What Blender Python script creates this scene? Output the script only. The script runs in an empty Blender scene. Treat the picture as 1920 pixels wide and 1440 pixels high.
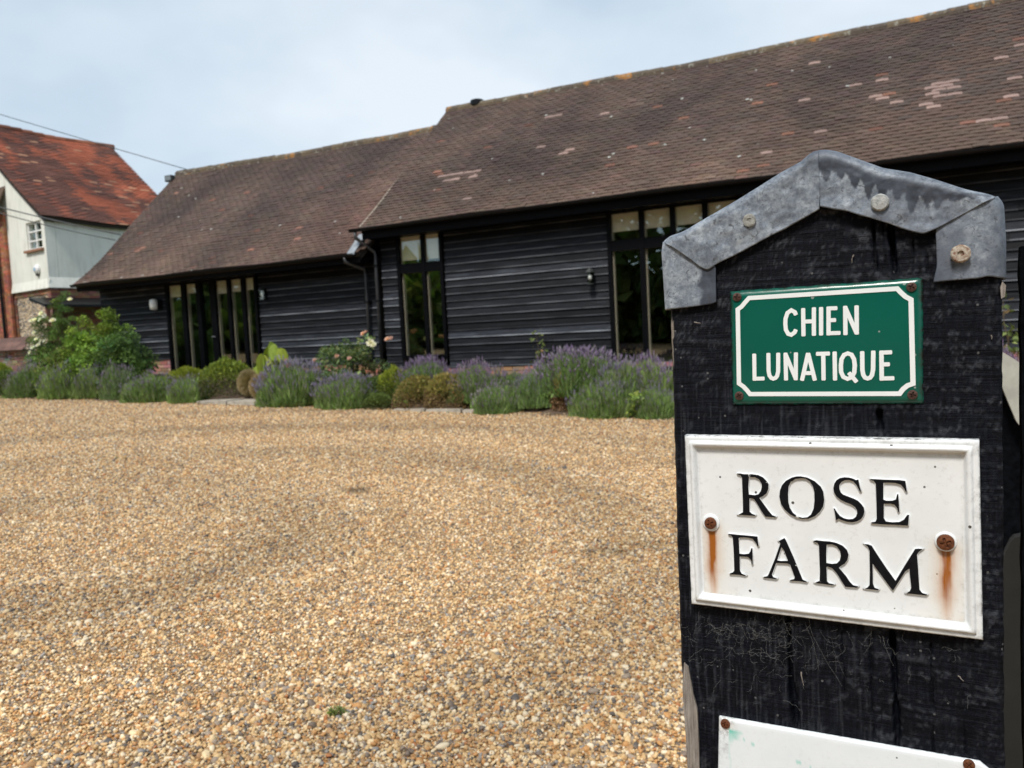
import bpy, math, random
import numpy as np
from mathutils import Matrix, Vector
random.seed(7); rng = np.random.default_rng(7)
scene = bpy.context.scene
col = scene.collection

# ------------------------------------------------------------------ camera, sky, sun, exposure
EYE = 1.36
FPX, PITCH, ROLL = 1447.5, math.radians(3.708), math.radians(2.885)
_f = np.array([0, math.cos(PITCH), -math.sin(PITCH)]); _r0 = np.array([1., 0, 0]); _u0 = np.cross(_r0, _f)
CR = math.cos(ROLL)*_r0 - math.sin(ROLL)*_u0
CU = math.cos(ROLL)*_u0 + math.sin(ROLL)*_r0
CF = _f
cam_d = bpy.data.cameras.new('camera'); cam = bpy.data.objects.new('camera', cam_d); col.objects.link(cam)
M = Matrix.Identity(4)
for i in range(3):
    M[i][0], M[i][1], M[i][2] = CR[i], CU[i], -CF[i]
M[2][3] = EYE
cam.matrix_world = M
cam_d.sensor_width = 36; cam_d.lens = FPX/1920*36
cam_d.clip_start = 0.02; cam_d.clip_end = 3000
cam_d.dof.use_dof = True; cam_d.dof.focus_distance = 0.76; cam_d.dof.aperture_fstop = 12.5
scene.camera = cam

SUN_EL, SUN_AZ = math.radians(54), math.radians(208)        # azimuth measured from +Y towards +X: behind and to the left
world = bpy.data.worlds.new('World'); scene.world = world; world.use_nodes = True
nt = world.node_tree; nt.nodes.clear()
def N(nt, t, **k):
    n = nt.nodes.new(t)
    for a, b in k.items(): setattr(n, a, b)
    return n
wo = N(nt, 'ShaderNodeOutputWorld'); bg = N(nt, 'ShaderNodeBackground'); bg.inputs['Strength'].default_value = 0.1
sky = N(nt, 'ShaderNodeTexSky', sky_type='NISHITA'); sky.sun_disc = False
sky.sun_elevation = SUN_EL; sky.sun_rotation = SUN_AZ
tc = N(nt, 'ShaderNodeTexCoord'); mp = N(nt, 'ShaderNodeMapping'); mp.inputs['Scale'].default_value = (1, 1, 1.9)
n1 = N(nt, 'ShaderNodeTexNoise'); n1.inputs['Scale'].default_value = 1.6; n1.inputs['Detail'].default_value = 5; n1.inputs['Roughness'].default_value = .5
cr = N(nt, 'ShaderNodeValToRGB'); cr.color_ramp.elements[0].position = .38; cr.color_ramp.elements[1].position = .68
cr.color_ramp.elements[0].color = (2.65, 3.6, 4.45, 1); cr.color_ramp.elements[1].color = (5.2, 5.65, 6.05, 1)
mx = N(nt, 'ShaderNodeMix', data_type='RGBA'); mx.inputs['Factor'].default_value = .88
L = nt.links.new
L(tc.outputs['Generated'], mp.inputs['Vector']); L(mp.outputs[0], n1.inputs['Vector']); L(n1.outputs['Fac'], cr.inputs['Fac'])
L(sky.outputs[0], mx.inputs['A']); L(cr.outputs[0], mx.inputs['B']); L(mx.outputs['Result'], bg.inputs['Color']); L(bg.outputs[0], wo.inputs['Surface'])
sun_d = bpy.data.lights.new('sun', 'SUN'); sun_d.energy = 2.1; sun_d.angle = math.radians(12); sun_d.color = (1, .94, .86)
sun = bpy.data.objects.new('sun', sun_d); col.objects.link(sun)
sdir = Vector((math.sin(SUN_AZ)*math.cos(SUN_EL), math.cos(SUN_AZ)*math.cos(SUN_EL), math.sin(SUN_EL)))
sun.rotation_euler = sdir.to_track_quat('Z', 'Y').to_euler(); sun.location = (-5, -5, 20)
vs = scene.view_settings; vs.view_transform = 'Standard'; vs.look = 'None'; vs.exposure = 0.75; vs.gamma = 1; vs.use_curve_mapping = False
scene.render.engine = 'CYCLES'

# ------------------------------------------------------------------ frames and measuring
class Frame:
    def __init__(s, ang): s.a = ang; s.c = math.cos(ang); s.s = math.sin(ang)
    def w(s, p): return (p[0]*s.c-p[1]*s.s, p[0]*s.s+p[1]*s.c, p[2])
    def l(s, p): return np.array([p[0]*s.c+p[1]*s.s, -p[0]*s.s+p[1]*s.c, p[2]])
B = Frame(math.radians(64.177-90))      # along the barns (x) and away from the yard (y)
P = Frame(math.radians(61.818-90))      # face of the gatepost
W = Frame(0.)
def ray(px, py): return CF*FPX + CR*(px-960) - CU*(py-720)
def at(px, py, fr, n, axis=1):          # the point of the plane y = n (or x = n) of a frame seen at this pixel of the photo
    d = fr.l(ray(px, py)); t = n/d[axis]
    q = d*t; q[2] += EYE
    return q
_h = ray(1961, 620); _hv = ray(1961, 640); _k = _h[2]/(_h[2]-_hv[2]); _hd = _h+(_hv-_h)*_k
H = Frame(math.atan2(_hd[1], _hd[0]))   # along the long wall of the house

# ------------------------------------------------------------------ materials
def mat(name):
    m = bpy.data.materials.new(name); m.use_nodes = True
    nt = m.node_tree; b = nt.nodes['Principled BSDF']; return m, nt, b
def ramp(nt, stops, fac=None, interp='LINEAR'):
    r = N(nt, 'ShaderNodeValToRGB'); e = r.color_ramp; e.interpolation = interp
    while len(e.elements) < len(stops): e.elements.new(.5)
    for q, (p, c) in zip(e.elements, stops): q.position = p; q.color = (*c, 1) if len(c) == 3 else c
    if fac is not None: nt.links.new(fac, r.inputs['Fac'])
    return r.outputs[0]
def coords(nt, scale=(1, 1, 1), kind='Object', rot=(0, 0, 0)):
    t = N(nt, 'ShaderNodeTexCoord'); m = N(nt, 'ShaderNodeMapping'); m.inputs['Scale'].default_value = scale; m.inputs['Rotation'].default_value = rot
    nt.links.new(t.outputs[kind], m.inputs[0]); return m.outputs[0]
def noise(nt, vec, s=5, d=4, r=.55):
    n = N(nt, 'ShaderNodeTexNoise'); n.inputs['Scale'].default_value = s; n.inputs['Detail'].default_value = d; n.inputs['Roughness'].default_value = r
    if vec is not None: nt.links.new(vec, n.inputs['Vector'])
    return n.outputs['Fac']
def mixc(nt, fac, a, b, mode='MIX'):
    m = N(nt, 'ShaderNodeMix', data_type='RGBA', blend_type=mode)
    for k, v in (('Factor', fac), ('A', a), ('B', b)):
        if isinstance(v, (tuple, list)): m.inputs[k].default_value = (*v, 1)
        elif isinstance(v, (int, float)): m.inputs[k].default_value = v
        else: nt.links.new(v, m.inputs[k])
    return m.outputs['Result']
def math_(nt, op, a, b=0., c=None):
    m = N(nt, 'ShaderNodeMath', operation=op)
    for i, v in enumerate((a, b, c)):
        if v is None: continue
        if isinstance(v, (int, float)): m.inputs[i].default_value = v
        else: nt.links.new(v, m.inputs[i])
    return m.outputs[0]
def bump(nt, b, h, st=.3, dist=.01):
    n = N(nt, 'ShaderNodeBump'); n.inputs['Strength'].default_value = st; n.inputs['Distance'].default_value = dist
    nt.links.new(h, n.inputs['Height']); nt.links.new(n.outputs[0], b.inputs['Normal'])
def attr(nt, name): a = N(nt, 'ShaderNodeAttribute'); a.attribute_name = name; return a
def objrand(nt): return N(nt, 'ShaderNodeObjectInfo').outputs['Random']
def simple(name, c, rough=.6, var=.25, scale=30, metal=0., bst=.15, spec=.5):
    m, nt, b = mat(name); v = coords(nt); f = noise(nt, v, scale)
    lo = tuple(x*(1-var) for x in c); hi = tuple(min(1, x*(1+var)) for x in c)
    nt.links.new(ramp(nt, [(.3, lo), (.7, hi)], f), b.inputs['Base Color'])
    b.inputs['Roughness'].default_value = rough; b.inputs['Metallic'].default_value = metal; b.inputs['Specular IOR Level'].default_value = spec
    if bst: bump(nt, b, f, bst, .004)
    return m
MT = {}
# black stained weatherboard: per-board tone, grain along the board
m, nt, b = mat('black_weatherboard'); v = coords(nt, (1.2, 30, 30)); f = noise(nt, v, 6, 6, .65)
v2 = coords(nt, (.8, 6, 9)); f2 = noise(nt, v2, 2.2, 4)
c0 = ramp(nt, [(.25, (.0035, .004, .0055)), (.55, (.009, .0102, .0135)), (.8, (.03, .033, .04))], f)
c1 = mixc(nt, ramp(nt, [(.5, (0, 0, 0)), (.75, (.75, .75, .75))], f2), c0, (.03, .034, .042))
gz_ = N(nt, 'ShaderNodeSeparateXYZ'); nt.links.new(coords(nt, kind='Generated'), gz_.inputs[0])
c1 = mixc(nt, math_(nt, 'MULTIPLY', math_(nt, 'LESS_THAN', gz_.outputs[2], .13), ramp(nt, [(.35, (.25, .25, .25)), (.6, (1, 1, 1))], f2)), c1, (.10, .107, .12))
rr = ramp(nt, [(0, (.5, .5, .52)), (.5, (1.15, 1.15, 1.15)), (.8, (2.1, 2.1, 2.1)), (1, (3.6, 3.6, 3.6))], objrand(nt))
nt.links.new(mixc(nt, 1., c1, rr, 'MULTIPLY'), b.inputs['Base Color']); b.inputs['Roughness'].default_value = .55; b.inputs['Specular IOR Level'].default_value = .14
bump(nt, b, f, .5, .004); MT['board'] = m
MT['blackframe'] = simple('black_painted_timber', (.0025, .0028, .004), .5, .35, 14, bst=.1, spec=.08)
MT['tarred'] = simple('tarred_rough_timber', (.004, .0045, .006), .95, .5, 60, bst=.6, spec=.02)
MT['gutter'] = simple('black_gutter_plastic', (.006, .0065, .008), .4, .3, 8, bst=.05, spec=.2)
MT['pipe'] = simple('grey_black_pipe', (.035, .037, .042), .4, .25, 6, bst=.05)
MT['cream'] = simple('cream_lining', (.50, .42, .34), .7, .06, 4, bst=0)
MT['blind'] = simple('cream_blind', (.88, .78, .66), .8, .05, 3, bst=0)
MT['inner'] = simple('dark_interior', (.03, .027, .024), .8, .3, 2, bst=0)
m, nt, b = mat('window_glass'); nt.nodes.remove(b); o = nt.nodes['Material Output']
g = N(nt, 'ShaderNodeBsdfGlossy'); g.inputs['Roughness'].default_value = .0; g.inputs['Color'].default_value = (.93, 1, .96, 1)
tr = N(nt, 'ShaderNodeBsdfTransparent'); tr.inputs['Color'].default_value = (.93, .95, .93, 1)
lw = N(nt, 'ShaderNodeLayerWeight'); fr = N(nt, 'ShaderNodeMath', operation='MULTIPLY_ADD'); nt.links.new(math_(nt, 'POWER', lw.outputs['Facing'], 4.), fr.inputs[0]); fr.inputs[1].default_value = .55; fr.inputs[2].default_value = .12; ms = N(nt, 'ShaderNodeMixShader')
nb = N(nt, 'ShaderNodeBump'); nb.inputs['Strength'].default_value = .02; nb.inputs['Distance'].default_value = .05
nt.links.new(noise(nt, coords(nt), 1.2, 1), nb.inputs['Height']); nt.links.new(nb.outputs[0], g.inputs['Normal'])
nt.links.new(fr.outputs[0], ms.inputs[0]); nt.links.new(tr.outputs[0], ms.inputs[1]); nt.links.new(g.outputs[0], ms.inputs[2]); nt.links.new(ms.outputs[0], o.inputs['Surface']); MT['glass'] = m
# plain clay tiles: tone per tile (attribute), grime, lichen spots
def tile_mat(name, spots=True, orange=False):
    m, nt, b = mat(name); a = attr(nt, 'col').outputs['Color']; v = coords(nt)
    f = noise(nt, v, 45, 5, .6); big = noise(nt, v, .55, 3)
    c = mixc(nt, 1., a, ramp(nt, [(.3, (.7, .7, .7)), (.7, (1.3, 1.28, 1.25))], f), 'MULTIPLY')
    c = mixc(nt, 1., c, ramp(nt, [(.35, (.66, .65, .66)), (.65, (1.27, 1.22, 1.14))], big), 'MULTIPLY')
    if spots:
        vo = N(nt, 'ShaderNodeTexVoronoi'); vo.inputs['Scale'].default_value = 3.3; nt.links.new(v, vo.inputs['Vector'])
        k = math_(nt, 'MULTIPLY', math_(nt, 'LESS_THAN', math_(nt, 'ADD', vo.outputs['Distance'], math_(nt, 'MULTIPLY', f, .12)), .15), math_(nt, 'GREATER_THAN', N_sep(nt, vo.outputs['Color']), .72))
        c = mixc(nt, k, c, (.42, .43, .4))
    if orange:
        gp_ = N(nt, 'ShaderNodeNewGeometry').outputs['Position']; f3 = noise(nt, gp_, 2.6, 5, .7)
        c = mixc(nt, ramp(nt, [(.56, (0, 0, 0)), (.63, (1, 1, 1))], f3), c, (.36, .17, .05))
        f4 = noise(nt, gp_, 9, 4, .7)
        c = mixc(nt, ramp(nt, [(.57, (0, 0, 0)), (.64, (1, 1, 1))], f4), c, (.30, .29, .24))
    nt.links.new(c, b.inputs['Base Color']); b.inputs['Roughness'].default_value = .82; b.inputs['Specular IOR Level'].default_value = .3
    bump(nt, b, f, .4, .004); return m
def N_sep(nt, c):
    s = N(nt, 'ShaderNodeSeparateColor'); nt.links.new(c, s.inputs[0]); return s.outputs[0]
MT['tile'] = tile_mat('weathered_clay_tile'); MT['redtile'] = tile_mat('red_clay_tile', False); MT['ridge'] = tile_mat('ridge_tile', False, True)
MT['under'] = simple('roof_underlay', (.03, .024, .02), .9, .2, 5)
MT['mortar'] = simple('mortar', (.34, .29, .23), .9, .25, 20)
# vegetation: tone per leaf (attribute)
m, nt, b = mat('leaf'); nt.nodes.remove(b); a = attr(nt, 'col').outputs['Color']; o = nt.nodes['Material Output']
d = N(nt, 'ShaderNodeBsdfPrincipled'); d.inputs['Roughness'].default_value = .6; d.inputs['Specular IOR Level'].default_value = .25
t = N(nt, 'ShaderNodeBsdfTranslucent'); ms = N(nt, 'ShaderNodeMixShader'); ms.inputs[0].default_value = .25
a = mixc(nt, 1., a, ramp(nt, [(.3, (.8, .8, .8)), (.7, (1.2, 1.2, 1.2))], noise(nt, coords(nt), 9, 3)), 'MULTIPLY'); a = mixc(nt, 1., a, ramp(nt, [(0, (.82, .84, .9)), (.4, (1.02, .98, .9)), (.7, (.9, .95, .92)), (1, (1.2, 1.16, 1.0))], objrand(nt)), 'MULTIPLY')
nt.links.new(a, d.inputs['Base Color']); nt.links.new(mixc(nt, 1., a, (1.2, 1.3, .6), 'MULTIPLY'), t.inputs['Color'])
nt.links.new(d.outputs[0], ms.inputs[1]); nt.links.new(t.outputs[0], ms.inputs[2]); nt.links.new(ms.outputs[0], o.inputs['Surface']); MT['leaf'] = m
MT['stem'] = simple('woody_stem', (.09, .065, .04), .85, .3, 40)
MT['brick'] = None
m, nt, b = mat('red_brick'); a = attr(nt, 'col').outputs['Color']; f = noise(nt, coords(nt), 35, 5)
nt.links.new(mixc(nt, 1., a, ramp(nt, [(.3, (.75, .75, .75)), (.7, (1.25, 1.25, 1.25))], f), 'MULTIPLY'), b.inputs['Base Color']); b.inputs['Roughness'].default_value = .85; bump(nt, b, f, .5, .004); MT['brick'] = m
m, nt, b = mat('lime_render'); v = coords(nt); f = noise(nt, v, 1.1, 5, .6); f2 = noise(nt, coords(nt, (3, 3, .5)), 2.0, 4)
c = ramp(nt, [(.3, (.70, .71, .65)), (.7, (.82, .82, .75))], f)
c = mixc(nt, ramp(nt, [(.48, (0, 0, 0)), (.75, (.5, .5, .5))], f2), c, (.46, .45, .38))
nt.links.new(c, b.inputs['Base Color']); b.inputs['Roughness'].default_value = .85; bump(nt, b, noise(nt, v, 14, 4), .3, .02); MT['render'] = m
MT['white'] = simple('white_paint', (.78, .78, .76), .5, .06, 20, bst=.05)
MT['plastic'] = simple('white_plastic', (.8, .8, .8), .35, .04, 5, bst=0)
MT['stone'] = simple('pale_stone', (.40, .36, .30), .85, .25, 9, bst=.5)
MT['soil'] = simple('bed_soil', (.11, .075, .05), .95, .5, 12, bst=1.)
MT['opal'] = simple('opal_glass', (.8, .8, .78), .25, .03, 5, bst=0)
MT['metal'] = simple('grey_metal', (.3, .32, .33), .45, .2, 20, metal=.7)
MT['dkgreymetal'] = simple('dark_grey_metal', (.05, .055, .055), .5, .2, 20, metal=.3)
MT['cable'] = simple('cable_sheath', (.06, .065, .07), .6, .2, 5, bst=0)
MT['leadstrip'] = simple('lead_flashing_sheet', (.30, .33, .36), .5, .25, 9, metal=.2)
MT['grass'] = simple('grass_ground', (.06, .09, .025), .9, .4, 3, bst=.3)
MT['redwood'] = simple('red_brown_timber', (.16, .06, .035), .6, .3, 12)

# ------------------------------------------------------------------ mesh helpers
def mesh_np(name, V, Q=None, T=None, vcol=None, m=None, smooth=False, fl=None):
    me = bpy.data.meshes.new(name); V = np.asarray(V, dtype=np.float32).reshape(-1, 3)
    Q = np.zeros((0, 4), int) if Q is None else np.asarray(Q).reshape(-1, 4); T = np.zeros((0, 3), int) if T is None else np.asarray(T).reshape(-1, 3)
    me.vertices.add(len(V)); me.vertices.foreach_set('co', V.ravel())
    idx = np.concatenate([Q.ravel(), T.ravel()]).astype(np.int32)
    me.loops.add(len(idx)); me.loops.foreach_set('vertex_index', idx)
    n = len(Q)+len(T); me.polygons.add(n)
    st = np.concatenate([np.arange(len(Q))*4, len(Q)*4+np.arange(len(T))*3]).astype(np.int32)
    me.polygons.foreach_set('loop_start', st)
    me.polygons.foreach_set('use_smooth', np.full(n, smooth, dtype=bool))
    if vcol is not None:
        a = me.attributes.new('col', 'FLOAT_COLOR', 'POINT'); vc = np.ones((len(V), 4), np.float32); vc[:, :3] = vcol; a.data.foreach_set('color', vc.ravel())
    for k, arr in (fl or {}).items():
        a = me.attributes.new(k, 'FLOAT', 'POINT'); a.data.foreach_set('value', np.asarray(arr, np.float32).ravel())
    me.update(calc_edges=True); me.validate()
    if m: me.materials.append(m)
    return me
class MB:
    def __init__(s): s.V = []; s.F = []; s.C = []
    def add(s, V, F, c=None):
        o = len(s.V); s.V += [tuple(map(float, v)) for v in V]; s.F += [tuple(i+o for i in f) for f in F]; s.C += [c or (1, 1, 1)]*len(V)
    def box(s, x0, x1, y0, y1, z0, z1, c=None):
        s.add([(x0, y0, z0), (x1, y0, z0), (x1, y1, z0), (x0, y1, z0), (x0, y0, z1), (x1, y0, z1), (x1, y1, z1), (x0, y1, z1)],
              [(0, 3, 2, 1), (4, 5, 6, 7), (0, 1, 5, 4), (1, 2, 6, 5), (2, 3, 7, 6), (3, 0, 4, 7)], c)
    def prism(s, poly, axis, a, b, c=None):      # polygon in the two other axes, extruded along axis from a to b
        n = len(poly); V = []
        for q in (a, b):
            for (u, v) in poly: V.append({0: (q, u, v), 1: (u, q, v), 2: (u, v, q)}[axis])
        F = [tuple(range(n))[::-1], tuple(range(n, 2*n))]+[(i, (i+1) % n, n+(i+1) % n, n+i) for i in range(n)]
        s.add(V, F, c)
    def tube(s, pts, r, seg=8, c=None, caps=True, r2=None):
        pts = [np.array(p, float) for p in pts]; n = len(pts); V = []
        for i, p in enumerate(pts):
            d = pts[min(i+1, n-1)]-pts[max(i-1, 0)]; d /= np.linalg.norm(d)+1e-9
            a = np.cross(d, (0, 0, 1)) if abs(d[2]) < .95 else np.cross(d, (1, 0, 0)); a /= np.linalg.norm(a); e = np.cross(d, a)
            rr = r if r2 is None else r+(r2-r)*i/(n-1)
            for k in range(seg):
                t = 2*math.pi*k/seg; V.append(p+rr*(math.cos(t)*a+math.sin(t)*e))
        F = [(i*seg+k, i*seg+(k+1) % seg, (i+1)*seg+(k+1) % seg, (i+1)*seg+k) for i in range(n-1) for k in range(seg)]
        if caps: F += [tuple(range(seg))[::-1], tuple(range((n-1)*seg, n*seg))]
        s.add(V, F, c)
    def lathe(s, prof, cen, ax=(0, 0, 1), seg=20, c=None):   # prof: (radius, height) along ax
        ax = np.array(ax, float); a = np.cross(ax, (0, 0, 1)) if abs(ax[2]) < .95 else np.array((1., 0, 0)); a /= np.linalg.norm(a); e = np.cross(ax, a); V = []
        for (r, h) in prof:
            for k in range(seg):
                t = 2*math.pi*k/seg; V.append(np.array(cen)+ax*h+r*(math.cos(t)*a+math.sin(t)*e))
        F = [(i*seg+k, i*seg+(k+1) % seg, (i+1)*seg+(k+1) % seg, (i+1)*seg+k) for i in range(len(prof)-1) for k in range(seg)]
        F += [tuple(range(seg))[::-1], tuple(range((len(prof)-1)*seg, len(prof)*seg))]
        s.add(V, F, c)
    def mesh(s, name, m, off=(0, 0, 0), smooth=False):
        me = bpy.data.meshes.new(name); me.from_pydata([(v[0]-off[0], v[1]-off[1], v[2]-off[2]) for v in s.V], [], s.F)
        a = me.attributes.new('col', 'FLOAT_COLOR', 'POINT'); a.data.foreach_set('color', np.array([(*c, 1) for c in s.C], np.float32).ravel())
        if smooth: me.polygons.foreach_set('use_smooth', [True]*len(me.polygons))
        me.validate(); me.update()
        if m: me.materials.append(m)
        return me
def props(o, label=None, cat=None, group=None, kind=None):
    for k, v in (('label', label), ('category', cat), ('group', group), ('kind', kind)):
        if v: o[k] = v
class Thing:
    def __init__(s, name, label, cat, base, fr=B, group=None, kind=None):
        s.o = bpy.data.objects.new(name, None); col.objects.link(s.o); s.base = base; s.fr = fr; s.o.empty_display_size = .2
        s.o.location = fr.w(base); s.o.rotation_euler = (0, 0, fr.a); props(s.o, label, cat, group, kind)
    def part(s, name, mb, m, parent=None, label=None, kind=None, smooth=False):
        me = mb.mesh(name, m, s.base, smooth) if isinstance(mb, MB) else mb
        return s.link(name, me, parent, label, kind)
    def link(s, name, me, parent=None, label=None, kind=None):
        o = bpy.data.objects.new(name, me); col.objects.link(o); o.parent = parent or s.o; props(o, label, kind=kind); return o
    def npart(s, name, V, Q=None, T=None, vcol=None, m=None, smooth=False, parent=None, label=None, kind=None, fl=None):
        return s.link(name, mesh_np(name, np.asarray(V).reshape(-1, 3)-np.array(s.base), Q, T, vcol, m, smooth, fl), parent, label, kind)
def solo(name, me, label, cat, base=(0, 0, 0), fr=B, group=None, kind=None):
    o = bpy.data.objects.new(name, me); col.objects.link(o); o.location = fr.w(base); o.rotation_euler = (0, 0, fr.a); props(o, label, cat, group, kind); return o
def copy_tree(o, parent=None):
    c = o.copy(); col.objects.link(c)
    if parent: c.parent = parent
    for ch in list(o.children): copy_tree(ch, c)
    return c
def vnoise(x, y, seed=0):                # smooth value noise on arrays
    r = np.random.default_rng(seed); G = r.random((256, 256)); xi = np.floor(x).astype(int); yi = np.floor(y).astype(int); fx = x-xi; fy = y-yi
    fx = fx*fx*(3-2*fx); fy = fy*fy*(3-2*fy); g = lambda i, j: G[i & 255, j & 255]
    return (g(xi, yi)*(1-fx)+g(xi+1, yi)*fx)*(1-fy)+(g(xi, yi+1)*(1-fx)+g(xi+1, yi+1)*fx)*fy
def fbm(x, y, seed=0, o=4):
    s = 0; a = .5
    for i in range(o): s = s+a*vnoise(x*2**i, y*2**i, seed+i); a *= .5
    return s
def sstep(a, b, x): t = np.clip((x-a)/(b-a), 0, 1); return t*t*(3-2*t)

# ------------------------------------------------------------------ ground
BED0, WALLN = 10.45, 12.1
def gz(x, y, bed=True):                  # height of the yard in the barn frame
    x = np.asarray(x, float); y = np.asarray(y, float)
    z = -.03*np.clip(x, -45, 30)
    if bed: z = z+.42*sstep(BED0+.15, 11.95, y)*sstep(-17.3, -16.6, x)
    return z
def sheet(name, xs, ys, m, dz=0., bed=False, und=0., kind='structure', label=None, cat=None):
    X, Y = np.meshgrid(xs, ys); Z = gz(X, Y, bed)+dz
    if und: Z = Z+und*(fbm(X*.9+40, Y*.9+40, 3)-.5)
    n, k = X.shape; I = np.arange(n*k).reshape(n, k)
    Q = np.stack([I[:-1, :-1], I[:-1, 1:], I[1:, 1:], I[1:, :-1]], -1).reshape(-1, 4)
    return solo(name, mesh_np(name, np.stack([X, Y, Z], -1), Q, m=m, smooth=True), label, cat, kind=kind)
sheet('ground', np.linspace(-900, 900, 91), np.linspace(-900, 900, 91), MT['grass'], -.03)
PAL = [(0, (.50, .34, .18)), (.13, (.62, .45, .25)), (.25, (.38, .23, .12)), (.34, (.70, .56, .37)), (.44, (.30, .245, .205)), (.52, (.50, .27, .11)), (.60, (.68, .60, .48)), (.67, (.17, .135, .115)), (.74, (.56, .38, .20)), (.82, (.72, .63, .49)), (.88, (.26, .25, .255)), (.93, (.40, .17, .07)), (.96, (.10, .09, .09))]
m, nt, b = mat('gravel_bed'); vo = N(nt, 'ShaderNodeTexVoronoi'); vo.inputs['Scale'].default_value = 85; nt.links.new(coords(nt), vo.inputs['Vector'])
c = ramp(nt, PAL, N_sep(nt, vo.outputs['Color']), 'CONSTANT')
v = coords(nt); c = mixc(nt, ramp(nt, [(.4, (0, 0, 0)), (.6, (.4, .4, .4))], noise(nt, v, .8, 3)), c, (.42, .31, .18)); c = mixc(nt, 1., c, (.72, .63, .52), 'MULTIPLY')  # last multiply darkens the base layer: shade between pebbles put into its colour
nt.links.new(c, b.inputs['Base Color']); b.inputs['Roughness'].default_value = .85; b.inputs['Specular IOR Level'].default_value = .25
bump(nt, b, math_(nt, 'SUBTRACT', 1., vo.outputs['Distance']), 1., .012); MT['gravelbase'] = m
yard = sheet('gravel_yard', np.linspace(-45, 25, 120), np.linspace(-25, 10.75, 90), MT['gravelbase'], .0)
sheet('flower_bed_soil', np.linspace(-17.6, 9, 140), np.linspace(10.35, 12.2, 20), MT['soil'], .006, True, .06)
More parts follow.
